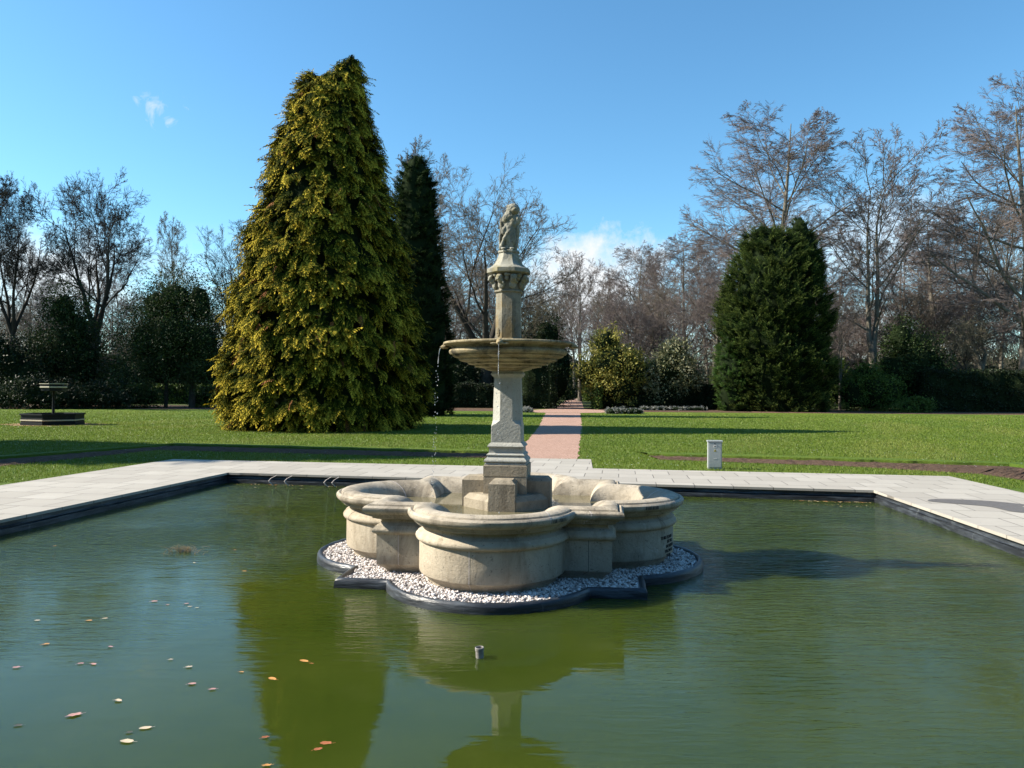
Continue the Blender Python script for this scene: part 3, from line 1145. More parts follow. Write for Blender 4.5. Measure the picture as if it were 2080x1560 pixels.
# rubber-edged island of white pebbles under the basin
edge_prof = [(.285, -.40), (.292, -.17), (.290, -.13), (.280, -.108), (.262, -.098), (.245, -.104), (.236, -.122), (.234, -.16)]
V, F = sweep(edge_prof)
rnd = random.Random(2)
V = [(x + rnd.uniform(-.002, .002), y + rnd.uniform(-.002, .002), z + (rnd.uniform(-.003, .003) if z > -.15 else 0)) for x, y, z in V]
me = pymesh('island_edging', V, F, M['liner'], 60)
o = link('island_edging', me, label='black rubber edging round the white pebbles beneath the fountain', cat='edging')
o.location = FC
o.rotation_euler.z = -TH
V, F = sweep([(.25, -.135), (-.12, -.125)])
me = pymesh('pebble_bed', V, F, simple('grey_grit', (.25, .24, .24), (.5, .48, .47), 60, .9))
o = link('pebble_bed', me, kind='structure')
o.location = FC
o.rotation_euler.z = -TH
# pebbles
rs = np.random.default_rng(5)
ico = bmesh.new()
bmesh.ops.create_icosphere(ico, subdivisions=1, radius=1)
IV = np.array([v.co[:] for v in ico.verts])
IF = np.array([[v.index for v in f.verts] for f in ico.faces])
ico.free()
oa = np.array(outline(.222))
ob_ = np.array(outline(-.09))
seg = np.linalg.norm(np.roll(oa, -1, 0) - oa, axis=1)
N = 10500
ii = rs.choice(len(oa), N, p=seg / seg.sum())
u = rs.random(N)[:, None]
pa = oa[ii] * (1 - u) + np.roll(oa, -1, 0)[ii] * u
pb = ob_[ii] * (1 - u) + np.roll(ob_, -1, 0)[ii] * u
w = rs.random(N)[:, None] ** .9
pp = pa * (1 - w) + pb * w
sz = rs.uniform(.008, .0155, N)
Zp = -.128 + rs.random(N) * .016
ang = rs.uniform(0, 2 * np.pi, N)
sc3 = np.stack([sz * rs.uniform(.9, 1.5, N), sz * rs.uniform(.7, 1.1, N), sz * rs.uniform(.5, .9, N)], 1)
vv = IV[None] * sc3[:, None, :] * rs.uniform(.75, 1.2, (N, len(IV), 1))
ca, sa = np.cos(ang)[:, None], np.sin(ang)[:, None]
tl = rs.uniform(-.5, .5, N)[:, None]
x = vv[..., 0] * ca - vv[..., 1] * sa
y = vv[..., 0] * sa + vv[..., 1] * ca
z = vv[..., 2] + tl * vv[..., 0]
VV = np.stack([x + pp[:, 0:1], y + pp[:, 1:2], z + Zp[:, None]], 2).reshape(-1, 3)
FF = (IF[None] + (np.arange(N) * len(IV))[:, None, None]).reshape(-1, 3)
tone = rs.choice([0, 1, 2, 3], N, p=[.46, .28, .17, .09])
pal = np.array([(.70, .67, .65), (.58, .51, .47), (.40, .36, .34), (.16, .145, .14)])
cc = np.repeat(pal[tone] * rs.uniform(.85, 1.1, (N, 1)), len(IV), 0)
o = link('white_pebbles', npmesh('white_pebbles', VV, FF, M['tinted'], col=np.clip(cc, 0, .85)), kind='stuff')
o.location = FC
o.rotation_euler.z = -TH

# pipe end standing in the water
d_ = 1.72 * FPX / (1329 - 792.4)
v, f = lathe_vf([(.026, -.5), (.026, .045), (.029, .048), (.029, .066), (.0255, .068), (.0225, .066), (.0225, -.1)], 24)
o = link('pipe_end', pymesh('pipe_end', v, f, M['pipe'], 35), label='short grey pipe end standing out of the pond water in front of the fountain', cat='pipe')
o.location = (bx(978, d_), d_, WZ)
o.rotation_euler = (R(2), R(-2), 0)

# floating leaves: (photo column, row, length, tint)
LEAF = [(622, 1342, .075, 0), (558, 1378, .07, 0), (668, 1508, .07, 1), (652, 1520, .05, 1), (545, 1496, .045, 1), (548, 1553, .05, 0),
        (638, 1347, .03, 1), (496, 1364, .035, 0), (396, 1388, .055, 2), (158, 1451, .085, 2), (302, 1477, .07, 3), (265, 1504, .08, 3), (247, 1422, .055, 3),
        (318, 1221, .06, 2), (383, 1226, .045, 2), (389, 1232, .04, 3), (437, 1399, .05, 2), (196, 1348, .05, 2), (170, 1347, .045, 2),
        (40, 1355, .055, 2), (99, 1308, .055, 0), (230, 1313, .04, 2), (218, 1256, .045, 3), (80, 1260, .045, 3), (186, 1260, .05, 0),
        (389, 1354, .05, 3), (352, 1339, .035, 3), (405, 1234, .03, 3), (115, 1109, .04, 0), (45, 1472, .05, 4), (270, 1486, .04, 4),
        (345, 1228, .03, 2), (398, 1143, .04, 3), (500, 1160, .05, 0), (480, 1117, .04, 0), (1975, 1092, .06, 1), (2000, 1101, .06, 1), (2035, 1112, .05, 1)]
tints = [((.42, .19, .05), (.50, .26, .08)), ((.28, .09, .035), (.35, .12, .05)), ((.38, .20, .18), (.45, .26, .22)), ((.44, .35, .24), (.52, .42, .30)), ((.05, .05, .04), (.07, .07, .05))]
LM = [simple('fallen_leaf', a, b, 40, .7) for a, b in tints]
tn = ['orange', 'rusty red', 'dull pink', 'pale tan', 'blackish']


def leaf_me(i, L, tint, rnd):
    n = 14
    V = [(0, 0, .003)]
    lob = rnd.choice((0, .12, .22))
    curl = rnd.uniform(.0, .22)
    for k in range(n):
        a = 2 * math.pi * k / n
        r_ = 1 + lob * math.cos(5 * a + i) + rnd.uniform(-.08, .08)
        x, y = r_ * L / 2 * math.cos(a), r_ * L / 2 * .55 * math.sin(a)
        V.append((x, y, .0035 + curl * abs(y) ** 1.0 + rnd.uniform(0, .003)))
    F = [(0, 1 + k, 1 + (k + 1) % n) for k in range(n)]
    o_ = len(V)
    V += [(L * .5, -.0015, .004), (L * .78, .004, .004), (L * .78, .007, .004), (L * .5, .0015, .004)]
    F.append((o_, o_ + 1, o_ + 2, o_ + 3))
    return pymesh('floating_leaf', V, F, LM[tint])


ORD = 'first second third fourth fifth sixth seventh eighth ninth tenth eleventh twelfth thirteenth fourteenth'.split()
rnd = random.Random(21)
place_txt = ['left of the fountain', 'near the bottom left of the pond', 'below the fountain', 'by the left wall', 'in the middle of the left water']
near = []
for i, (px, py, L, t) in enumerate(LEAF):
    d = (1.55 - WZ) * FPX / (py - (792.8 + (px - 1040) * .006))
    near.append((bx(px, d), d))
for i, (px, py, L, t) in enumerate(LEAF):
    o = link('floating_leaf', leaf_me(i, L, t, rnd))
    o.location = (near[i][0], near[i][1], WZ + .001)
    o.scale = (.85, .85, .85)
    o.rotation_euler.z = rnd.uniform(-.6, .6) + (math.pi if rnd.random() < .5 else 0)
    row = sorted([k for k in range(len(LEAF)) if LEAF[k][3] == t], key=lambda k: LEAF[k][0])
    props(o, '%s leaf afloat on the pond, %s from the left of the %s ones' % (tn[t], ORD[row.index(i)], tn[t]), 'leaf', 'fallen leaves floating on the pond')

# ------------------------------------------------------------------ small things
# electric cabinet
cab = empty('utility_cabinet', (bx(1454, 15.35), 15.42, 0), -R(8), label='small grey metal electrical cabinet standing on the grass by the paving', cat='cabinet')
v, f = join_vf(box_vf(-.135, .135, -.07, .09, -.05, .535), box_vf(-.15, .15, -.085, .105, .537, .565))
link('housing', pymesh('housing', v, f, M['cabinet']), cab)
v, f = box_vf(-.118, .118, -.078, -.0705, .03, .525, 0)
dr = link('door', pymesh('door', v, f, M['cabinet']), cab)
v, f = box_vf(-.028, .028, -.0805, -.0785, .425, .475)
st_ = link('sticker', pymesh('sticker', v, f, M['white']), dr)
v, f = join_vf(*[box_vf(x0, x1, -.0815, -.081, z0, z1) for x0, x1, z0, z1 in ((-.018, -.004, .435, .462), (.004, .018, .435, .462))])
link('sticker_print', pymesh('sticker_print', v, f, M['black']), dr)
v = [(-.026, -.080, .345), (.026, -.080, .345), (0, -.080, .392), (-.026, -.0785, .345), (.026, -.0785, .345), (0, -.0785, .392)]
link('warning_triangle', pymesh('warning_triangle', v, [(0, 1, 2), (3, 5, 4), (0, 3, 4, 1), (1, 4, 5, 2), (2, 5, 3, 0)], M['yellow']), dr)
v = [(-.014, -.0812, .351), (.014, -.0812, .351), (0, -.0812, .377)]
link('warning_mark', pymesh('warning_mark', v, [(0, 1, 2)], M['black']), dr)
v, f = lathe_vf([(.0, -.01), (.012, -.01), (.012, .008), (0, .008)], 12)
v = [(x - .005, -.083 + z, .500 + y) for x, y, z in v]
link('lock', pymesh('lock', v, f, M['black'], 30), dr)
v, f = join_vf(box_vf(-.03, .03, -.0815, -.0785, .200, .206), box_vf(.01, .03, -.0815, -.0785, .206, .211))
link('handle', pymesh('handle', v, f, M['white']), dr)

# two-tier hexagonal planter
plx, ply = bx(109, 32.4), 32.4
pt = empty('tiered_planter', (plx, ply, 0), R(12), label='two-tier black hexagonal planter with pale bands on the left lawn', cat='planter')


def hexr(r, z, n=6, off=math.pi / 6):
    return [(r * math.cos(off + 2 * math.pi * i / n), r * math.sin(off + 2 * math.pi * i / n), z) for i in range(n)]


def hexbox(prof, mat, name, parent):
    v, f = loft_vf([hexr(r, z) for r, z in prof], False)
    return link(name, pymesh(name, v, f, mat), parent)


lt = hexbox([(1.20, -.02), (1.20, .10), (1.18, .11), (1.18, .16), (1.18, .40), (1.23, .41), (1.23, .47), (1.12, .47), (1.12, .36)], M['planter'], 'lower_tub', pt)
hexbox([(1.205, .165), (1.215, .17), (1.215, .215), (1.205, .22)], M['gold'], 'band', lt)
link('soil', pymesh('soil', hexr(1.13, .38), [tuple(range(6))], M['soil']), lt)
v, f = lathe_vf([(.075, .3), (.055, .5), (.045, 1.4), (.06, 1.44)], 12)
link('post', pymesh('post', v, f, M['planter'], 30), pt)
ut = hexbox([(.05, 1.40), (.44, 1.40), (.46, 1.43), (.46, 1.52), (.50, 1.53), (.50, 1.60), (.50, 1.68), (.53, 1.69), (.53, 1.73), (.46, 1.73), (.46, 1.62)], M['planter'], 'upper_tub', pt)
hexbox([(.505, 1.545), (.512, 1.55), (.512, 1.60), (.505, 1.605)], M['gold'], 'band', ut)
hexbox([(.535, 1.70), (.538, 1.70), (.538, 1.728), (.535, 1.728)], M['gold'], 'band', ut)
link('soil', pymesh('soil', hexr(.46, 1.64), [tuple(range(6))], M['soil']), ut)
# bare earth under it
pv = []
rnd = random.Random(3)
for i in range(40):
    a = 2 * math.pi * i / 40
    r_ = 1.55 + rnd.uniform(-.15, .2) + (.5 if abs(math.sin(a)) < .4 else 0)
    pv.append((plx + r_ * 1.05 * math.cos(a), ply + r_ * math.sin(a), -.006))
link('bare_earth', pymesh('bare_earth', pv, [tuple(range(40))], simple('red_brown_earth', (.22, .12, .06), (.32, .18, .09), 3, .9)), kind='structure')


# ------------------------------------------------------------------ vegetation builders
def unit(v):
    return v / np.maximum(np.linalg.norm(v, axis=-1, keepdims=True), 1e-9)


def tubes(pts, rad, S):
    """pts (n,K,3), rad (n,K): one open S-sided tube per row"""
    n, K, _ = pts.shape
    d = unit(pts[:, -1] - pts[:, 0])
    ref = np.where(np.abs(d[:, 2:3]) > .8, np.array([[1., 0, 0]]), np.array([[0, 0, 1.]]))
    u = unit(np.cross(d, ref))
    v = np.cross(d, u)
    a = np.arange(S) * 2 * np.pi / S
    off = u[:, None, None, :] * np.cos(a)[None, None, :, None] + v[:, None, None, :] * np.sin(a)[None, None, :, None]
    V = pts[:, :, None, :] + off * rad[:, :, None, None]
    V = V.reshape(-1, 3)
    base = (np.arange(n) * K * S)[:, None, None]
    k = np.arange(K - 1)[None, :, None] * S
    i = np.arange(S)[None, None, :]
    j = (i + 1) % S
    A = base + k + i
    B = base + k + j
    F = np.stack([A, B, B + S, A + S], -1).reshape(-1, 4)
    return V, F


def grow(rs, P0, D0, L, R0_, K, wob, trop, taper=.45, wobtrop=None):
    n = len(P0)
    pts = np.zeros((n, K + 1, 3))
    pts[:, 0] = P0
    D = D0.copy()
    for k in range(K):
        D = unit(D + rs.normal(0, wob, (n, 3)) + np.array([0, 0, trop]))
        pts[:, k + 1] = pts[:, k] + D * (L / K)[:, None]
    rad = R0_[:, None] * np.linspace(1, taper, K + 1)[None]
    return pts, rad


def spawn(rs, pts, rad, m, f0, f1, ang, angsd, Lr, Rr, env=None, fill=.95, flat=1.0, minr=.006):
    """m children on each parent polyline"""
    n, K1, _ = pts.shape
    f = (f0 + (f1 - f0) * (np.arange(m)[None] + rs.random((n, m))) / m) * (K1 - 1)
    i = np.clip(f.astype(int), 0, K1 - 2)
    t = (f - i)[..., None]
    idx = np.arange(n)[:, None]
    P = pts[idx, i] * (1 - t) + pts[idx, i + 1] * t
    d = unit(pts[idx, i + 1] - pts[idx, i])
    r = rad[idx, i] * (1 - t[..., 0]) + rad[idx, i + 1] * t[..., 0]
    az = rs.uniform(0, 2 * np.pi, (n, 1)) + np.arange(m)[None] * 2.4 + rs.normal(0, .3, (n, m))
    ref = np.where(np.abs(d[..., 2:3]) > .9, np.array([1., 0, 0]), np.array([0, 0, 1.]))
    u = unit(np.cross(d, ref))
    v = np.cross(d, u)
    th = np.radians(ang + rs.normal(0, angsd, (n, m)))[..., None]
    side = u * np.cos(az)[..., None] + v * np.sin(az)[..., None]
    dd = d * np.cos(th) + side * np.sin(th)
    dd[..., 2] *= flat
    dd = unit(dd).reshape(-1, 3)
    P = P.reshape(-1, 3)
    plen = np.linalg.norm(pts[:, 1:] - pts[:, :-1], axis=2).sum(1)
    L = (plen[:, None] * Lr * rs.uniform(.65, 1.15, (n, m)) * (1 - .35 * (f / (K1 - 1)) ** 2)).reshape(-1)
    if env is not None:
        c, rv = env
        q = (P - c) / rv
        e = dd / rv
        A = (e * e).sum(1)
        B = 2 * (q * e).sum(1)
        C = (q * q).sum(1) - 1
        disc = B * B - 4 * A * C
        tt = np.where(disc > 0, (-B + np.sqrt(np.maximum(disc, 0))) / (2 * A), .5)
        L = np.minimum(L, np.maximum(tt * fill * rs.uniform(.8, 1.05, len(tt)), .25))
    Rc = np.maximum((r * Rr).reshape(-1), minr)
    return P, dd, L, Rc


def bare_tree(name, seed, H, r0, th, env, n1=14, n=(8, 7, 6, 4), ang=(45, 42, 40, 38), trop=(.04, .03, .03, .02), f1=(.3, .97),
              lean=(0, 0), L1=.5, Lr=(.55, .5, .5, .6), wob=(.05, .12, .14, .16), tw=.010, mats=('bark_dark', 'twig_dark'), minr=None, stems=1, stem_ang=16, flat=1.0, Rr=(.45, .5, .55, .6)):
    """a leafless tree about H tall: trunk mesh and crown mesh, origin at the foot"""
    rs = np.random.default_rng(seed)
    c, rv = np.array(env[0], float), np.array(env[1], float)
    K = 10
    if stems == 1:
        P0 = np.array([[0, 0, -.1]])
        D0 = unit(np.array([[lean[0], lean[1], 1.0]]))
        tp, tr = grow(rs, P0, D0, np.array([H * th]), np.array([r0]), K, wob[0], .03, .07)
        tr[:, 0] *= 1.45
        trunk = [(tp, tr, 9)]
        par = (tp, tr)
    else:
        P0 = np.array([[0, 0, -.1]])
        D0 = unit(np.array([[lean[0], lean[1], 1.0]]))
        bp_, br_ = grow(rs, P0, D0, np.array([H * f1[0] + .1]), np.array([r0]), 5, wob[0] * .6, .02, .8)
        br_[:, 0] *= 1.4
        az = rs.uniform(0, 6.28) + np.arange(stems) * 2 * np.pi / stems + rs.normal(0, .2, stems)
        sa = np.radians(stem_ang + rs.normal(0, 5, stems))
        D1 = np.stack([np.sin(sa) * np.cos(az), np.sin(sa) * np.sin(az), np.cos(sa)], 1)
        S0_ = np.repeat(bp_[:, -2], stems, 0)
        tp, tr = grow(rs, S0_, D1, np.full(stems, H * (th - f1[0])) * rs.uniform(.8, 1.05, stems), np.full(stems, r0 * .62), K, wob[0] * 1.3, .06, .07)
        trunk = [(bp_, br_, 9), (tp, tr, 7)]
        par = (tp, tr)
    twp = []
    a0 = f1[0] if stems == 1 else .12
    m = n1 if stems == 1 else max(3, n1 // stems)
    P, D, L, Rc = spawn(rs, par[0], par[1], m, a0 / th if stems == 1 else a0, f1[1], ang[0], 10, L1 if stems == 1 else L1 * 1.3, Rr[0], (c, rv), flat=flat, minr=tw * 3)
    p1, q1 = grow(rs, P, D, L, Rc, 7, wob[1], trop[0], .35)
    trunk.append((p1, q1, 6))
    cur = (p1, q1)
    out = []
    minr = tw
    for lv in range(len(n)):
        last = lv == len(n) - 1
        P, D, L, Rc = spawn(rs, cur[0], cur[1], n[lv], .12 if lv else .2, 1.0, ang[min(lv + 1, len(ang) - 1)], 12, Lr[lv], Rr[min(lv + 1, 3)], (c, rv) if lv < 3 else None, flat=flat, minr=minr)
        K_ = 2 if last else (5 if lv == 0 else 3)
        p, q = grow(rs, P, D, L, np.maximum(Rc, tw if not last else tw * .8), K_, wob[min(lv + 2, 3)], trop[min(lv + 1, 3)], .45)
        out.append((p, np.maximum(q, tw * .5), 5 if lv == 0 else (4 if lv == 1 else 3)))
        cur = (p, q)

    def merge(lst):
        V, F, o_ = [], [], 0
        for p, q, S in lst:
            v_, f_ = tubes(p, q, S)
            V.append(v_)
            F.append(f_ + o_)
            o_ += len(v_)
        return np.concatenate(V), np.concatenate(F)
    tv, tf = merge(trunk)
    cv, cf = merge(out)
    return (npmesh('trunk', tv, tf, M[mats[0]], smooth=True), npmesh('crown', cv, cf, M[mats[1]], smooth=False))


def put_tree(meshes, name, x, y, s=1.0, rz=0.0, sz=None, **kw):
    root = empty(name, (x, y, -.01), rz, **kw)
    root.scale = (s, s, sz or s)
    link('trunk', meshes[0], root)
    link('crown', meshes[1], root)
    return root


def put_copy(src, x, y, s, rz, sz, label, group=None):
    """copy a whole tree: the Empty and each of its parts"""
    r_ = src.copy()
    COL.objects.link(r_)
    r_.location = (x, y, -.01)
    r_.rotation_euler = (0, 0, rz)
    r_.scale = (s, s, sz)
    r_['label'] = label
    if group:
        r_['group'] = group
    for ch in list(src.children):
        c_ = ch.copy()
        COL.objects.link(c_)
        c_.parent = r_
    return r_


def rot_frames(rs, n):
    """random orthonormal frames"""
    a = unit(rs.normal(0, 1, (n, 3)))
    b = unit(np.cross(a, rs.normal(0, 1, (n, 3))))
    return a, b


def leaves(rs, P, size, tint, out=None, asp=.5, sd=.35):
    """rhombic folded leaves at P; tint (n,3)"""
    n = len(P)
    a, b = rot_frames(rs, n)
    if out is not None:
        a = unit(a * .8 + out * .6)
        b = unit(np.cross(a, rs.normal(0, 1, (n, 3))))
    c = np.cross(a, b)
    s = (size * rs.uniform(1 - sd, 1 + sd, n))[:, None]
    V = np.stack([P - a * s * .5, P + b * s * asp * .5 + c * s * .08, P + a * s * .5, P - b * s * asp * .5 + c * s * .08], 1).reshape(-1, 3)
    i = np.arange(n)[:, None] * 4
    F = (i + np.array([[0, 1, 2, 3]]))
    return V, F, np.repeat(tint, 4, 0)


def lump(rs, dirs, k=9, amp=.25, freq=3.0):
    """smooth random lumpiness over directions"""
    out = np.zeros(len(dirs))
    for _ in range(k):
        w_ = rs.normal(0, freq, 3)
        out += np.sin(dirs @ w_ + rs.uniform(0, 6.28))
    return 1 + amp * out / math.sqrt(k)


def shrub_mesh(seed, lobes, n, size, cols, clump=.22, nclump=None, core=.58, hollow=.45, upright=False, asp=.5):
    """leafy mass made of lobes (centre, radii): leaf clumps spread through the outer half of each lobe"""
    rs = np.random.default_rng(seed)
    lobes = [(np.array(c, float), np.array(r, float)) for c, r in lobes]
    vol = np.array([np.prod(r) ** (2 / 3) for _, r in lobes])
    nc = nclump or max(60, n // 26)
    ids = rs.choice(len(lobes), nc, p=vol / vol.sum())
    d = unit(rs.normal(0, 1, (nc, 3)))
    C = np.array([l[0] for l in lobes])[ids]
    RR = np.array([l[1] for l in lobes])[ids]
    lm = lump(rs, d + ids[:, None], 8, .13, 2.6)
    rad = (hollow + (1 - hollow) * rs.random(nc) ** .55) * lm
    cen = C + d * RR * rad[:, None]
    ctone = rs.uniform(0, 1, nc)
    per = rs.integers(0, nc, n)
    size = size * 1.15
    off = rs.normal(0, 1, (n, 3)) * clump * rs.uniform(.5, 1.4, nc)[per][:, None]
    P = cen[per] + off
    P[:, 2] = np.maximum(P[:, 2], .03)
    o = unit(P - C[per])
    cols = np.array(cols)
    t = np.clip(ctone[per] * .7 + rs.random(n) * .4, 0, .999) * (len(cols) - 1)
    k = t.astype(int)
    f = (t - k)[:, None]
    tint = cols[k] * (1 - f) + cols[k + 1] * f
    tint = tint * rs.uniform(.75, 1.2, (n, 1))
    V, F, T = leaves(rs, P, size, tint, o, asp)
    me_f = npmesh('foliage', V, F, M['leaf'], col=T)
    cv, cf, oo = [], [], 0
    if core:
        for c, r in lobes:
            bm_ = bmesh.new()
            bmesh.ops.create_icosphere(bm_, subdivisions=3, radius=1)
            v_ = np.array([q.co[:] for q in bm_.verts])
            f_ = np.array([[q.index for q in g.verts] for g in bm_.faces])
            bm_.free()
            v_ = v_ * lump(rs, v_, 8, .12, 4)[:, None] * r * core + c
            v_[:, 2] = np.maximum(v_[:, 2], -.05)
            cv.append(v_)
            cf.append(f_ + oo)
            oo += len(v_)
        me_c = npmesh('light_block_core', np.concatenate(cv), np.concatenate(cf), M['core'])
        return me_f, me_c
    return me_f, None


def put_shrub(name, x, y, meshes, trunk=None, **kw):
    r_ = empty(name, (x, y, -.01), 0, **kw)
    link('foliage', meshes[0], r_)
    if meshes[1]:
        link('light_block_core', meshes[1], r_)
    if trunk:
        for tme in trunk:
            link('trunk', tme, r_)
    return r_


def stem_mesh(rs, pts, r0, r1, mat, S=7):
    pts = np.array(pts, float)[None]
    rad = np.linspace(r0, r1, pts.shape[1])[None]
    v_, f_ = tubes(pts, rad, S)
    return npmesh('trunk', v_, f_, M[mat], smooth=True)


def spray_unit(rs, L, n=9, w=.5):
    """one flattened drooping spray along +x, as leaf blades: returns V (m*4,3), tip weight"""
    P, A, S, W = [], [], [], []
    for i in range(n):
        t = (i + .5) / n
        bx_, bz_ = L * t, -.28 * L * t * t
        for s in (-1, 1):
            ll = L * w * (1 - t) ** .7 * .7 + .05 * L
            ang = R(48 - 18 * t)
            for q in (0, 1):
                u0 = q * .5
                px_ = bx_ + ll * (u0 + .25) * math.cos(ang)
                py_ = s * ll * (u0 + .25) * math.sin(ang)
                P.append((px_, py_, bz_ - .10 * abs(py_) - .05 * L * q))
                A.append((math.cos(ang), s * math.sin(ang), -.35 - .25 * q))
                S.append(ll * .62 + .03)
                W.append(min(1, t * .6 + q * .45))
    P.append((L * 1.0, 0, -.28 * L)); A.append((1, 0, -.5)); S.append(L * .22); W.append(1)
    return np.array(P), unit(np.array(A, float)), np.array(S), np.array(W)


def conifer(seed, profile, N, L, dark, mid_, tip, mat, lean=None, per=4, coref=.84, droop=.0, up=0.0, cenf=None, extra=None, asp=.34, brownf=.0, lumpy=.045, face=.0):
    """conifer: sprays in tufts over a lumpy profile radius(z); profile list of (z, rx)"""
    rs = np.random.default_rng(seed)
    zs = np.array([p[0] for p in profile])
    rr_ = np.array([p[1] for p in profile])
    cx_ = np.array([p[2] if len(p) > 2 else 0 for p in profile])
    dens = np.interp(np.linspace(zs[0], zs[-1], 400), zs, rr_) + .25
    cdf = np.cumsum(dens)
    cdf /= cdf[-1]
    nt = N // per
    z = np.interp(rs.random(nt), cdf, np.linspace(zs[0], zs[-1], 400))
    ph = rs.uniform(0, 2 * np.pi, nt)
    rr0 = np.interp(z, zs, rr_)
    cx0 = np.interp(z, zs, cx_)
    dirs = np.stack([np.cos(ph), np.sin(ph), z * .35], 1)
    lm = lump(rs, dirs, 10, .045, 3.2) * lump(rs, dirs * 1.0, 16, lumpy, 11 if lumpy < .06 else 5)
    depth = rs.random(nt) ** 1.6 * .16
    r_ = rr0 * lm * (1 - depth)
    tone = rs.random(nt)
    Pt = np.stack([cx0 + r_ * np.cos(ph), r_ * np.sin(ph), z], 1)
    outd = np.stack([np.cos(ph), np.sin(ph), np.full(nt, up)], 1)
    VV, FF, CC, o_ = [], [], [], 0
    protos = [spray_unit(rs, L * s, 7, w) for s, w in ((1, .5), (.8, .6), (1.2, .42))]
    for pi, (pp_, pa_, ps_, pw_) in enumerate(protos):
        sel = np.arange(nt * per) % 3 == pi
        ids = np.repeat(np.arange(nt), per)[sel]
        m = len(ids)
        a = unit(outd[ids] + rs.normal(0, .38, (m, 3)) + np.array([0, 0, -droop]))
        upv = unit(np.array([0, 0, 1.0]) + rs.normal(0, .35, (m, 3)))
        s = unit(np.cross(upv, a))
        u = np.cross(a, s)
        org = Pt[ids] + rs.normal(0, .12 * L, (m, 3)) - a * L * .45
        k = len(pp_)
        scl = rs.uniform(.75, 1.25, m)[:, None, None]
        Pw = org[:, None] + (a[:, None] * pp_[None, :, 0:1] + s[:, None] * pp_[None, :, 1:2] + u[:, None] * pp_[None, :, 2:3]) * scl
        Aw = a[:, None] * pa_[None, :, 0:1] + s[:, None] * pa_[None, :, 1:2] + u[:, None] * pa_[None, :, 2:3]
        Aw = unit(Aw + rs.normal(0, .18, Aw.shape))
        Nn = unit(u[:, None] * (1 - face * .6) + outd[ids][:, None] * face * 1.3 + rs.normal(0, .5 - .12 * face, Aw.shape))
        Bw = unit(np.cross(Nn, Aw))
        S_ = (ps_[None, :, None] * scl)
        P0 = Pw - Aw * S_ * .5
        P1 = Pw + Bw * S_ * asp * .5
        P2 = Pw + Aw * S_ * .5
        P3 = Pw - Bw * S_ * asp * .5
        V = np.stack([P0, P1, P2, P3], 2).reshape(-1, 3)
        V[:, 2] = np.maximum(V[:, 2], .02)
        nq = m * k
        F = np.arange(nq * 4).reshape(-1, 4) + o_
        o_ += nq * 4
        tw_ = np.clip(pw_[None] * .75 + tone[ids][:, None] * .5 - .14 + rs.normal(0, .1, (m, k)), 0, 1)
        deepk = np.clip(depth[ids] / .16, 0, 1)[:, None]
        c = (np.array(dark) * (1 - tw_[..., None]) + np.array(mid_) * tw_[..., None])
        tt = np.clip((tw_ - .5) * 2, 0, 1)[..., None]
        c = c * (1 - tt) + np.array(tip) * tt
        brown = (rs.random((m, 1, 1)) < brownf)
        c = np.where(brown, np.array([.22, .10, .04]), c)
        CC.append(np.repeat(c.reshape(-1, 3), 4, 0))
        VV.append(V)
        FF.append(F)
    me_f = npmesh('foliage', np.concatenate(VV), np.concatenate(FF), M[mat], col=np.concatenate(CC))
    # dark hull added inside to stop light passing between the sprays
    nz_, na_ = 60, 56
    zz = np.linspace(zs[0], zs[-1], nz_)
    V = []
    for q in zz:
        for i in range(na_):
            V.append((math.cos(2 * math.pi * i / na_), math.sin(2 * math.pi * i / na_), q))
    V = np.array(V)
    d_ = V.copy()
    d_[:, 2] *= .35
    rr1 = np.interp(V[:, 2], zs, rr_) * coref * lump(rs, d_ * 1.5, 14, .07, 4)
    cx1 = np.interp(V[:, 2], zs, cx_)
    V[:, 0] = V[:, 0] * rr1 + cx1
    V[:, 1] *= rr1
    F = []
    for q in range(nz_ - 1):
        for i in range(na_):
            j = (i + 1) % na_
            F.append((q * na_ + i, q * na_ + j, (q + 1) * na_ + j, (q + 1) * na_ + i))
    return me_f, npmesh('light_block_core', V, np.array(F), M['core'])


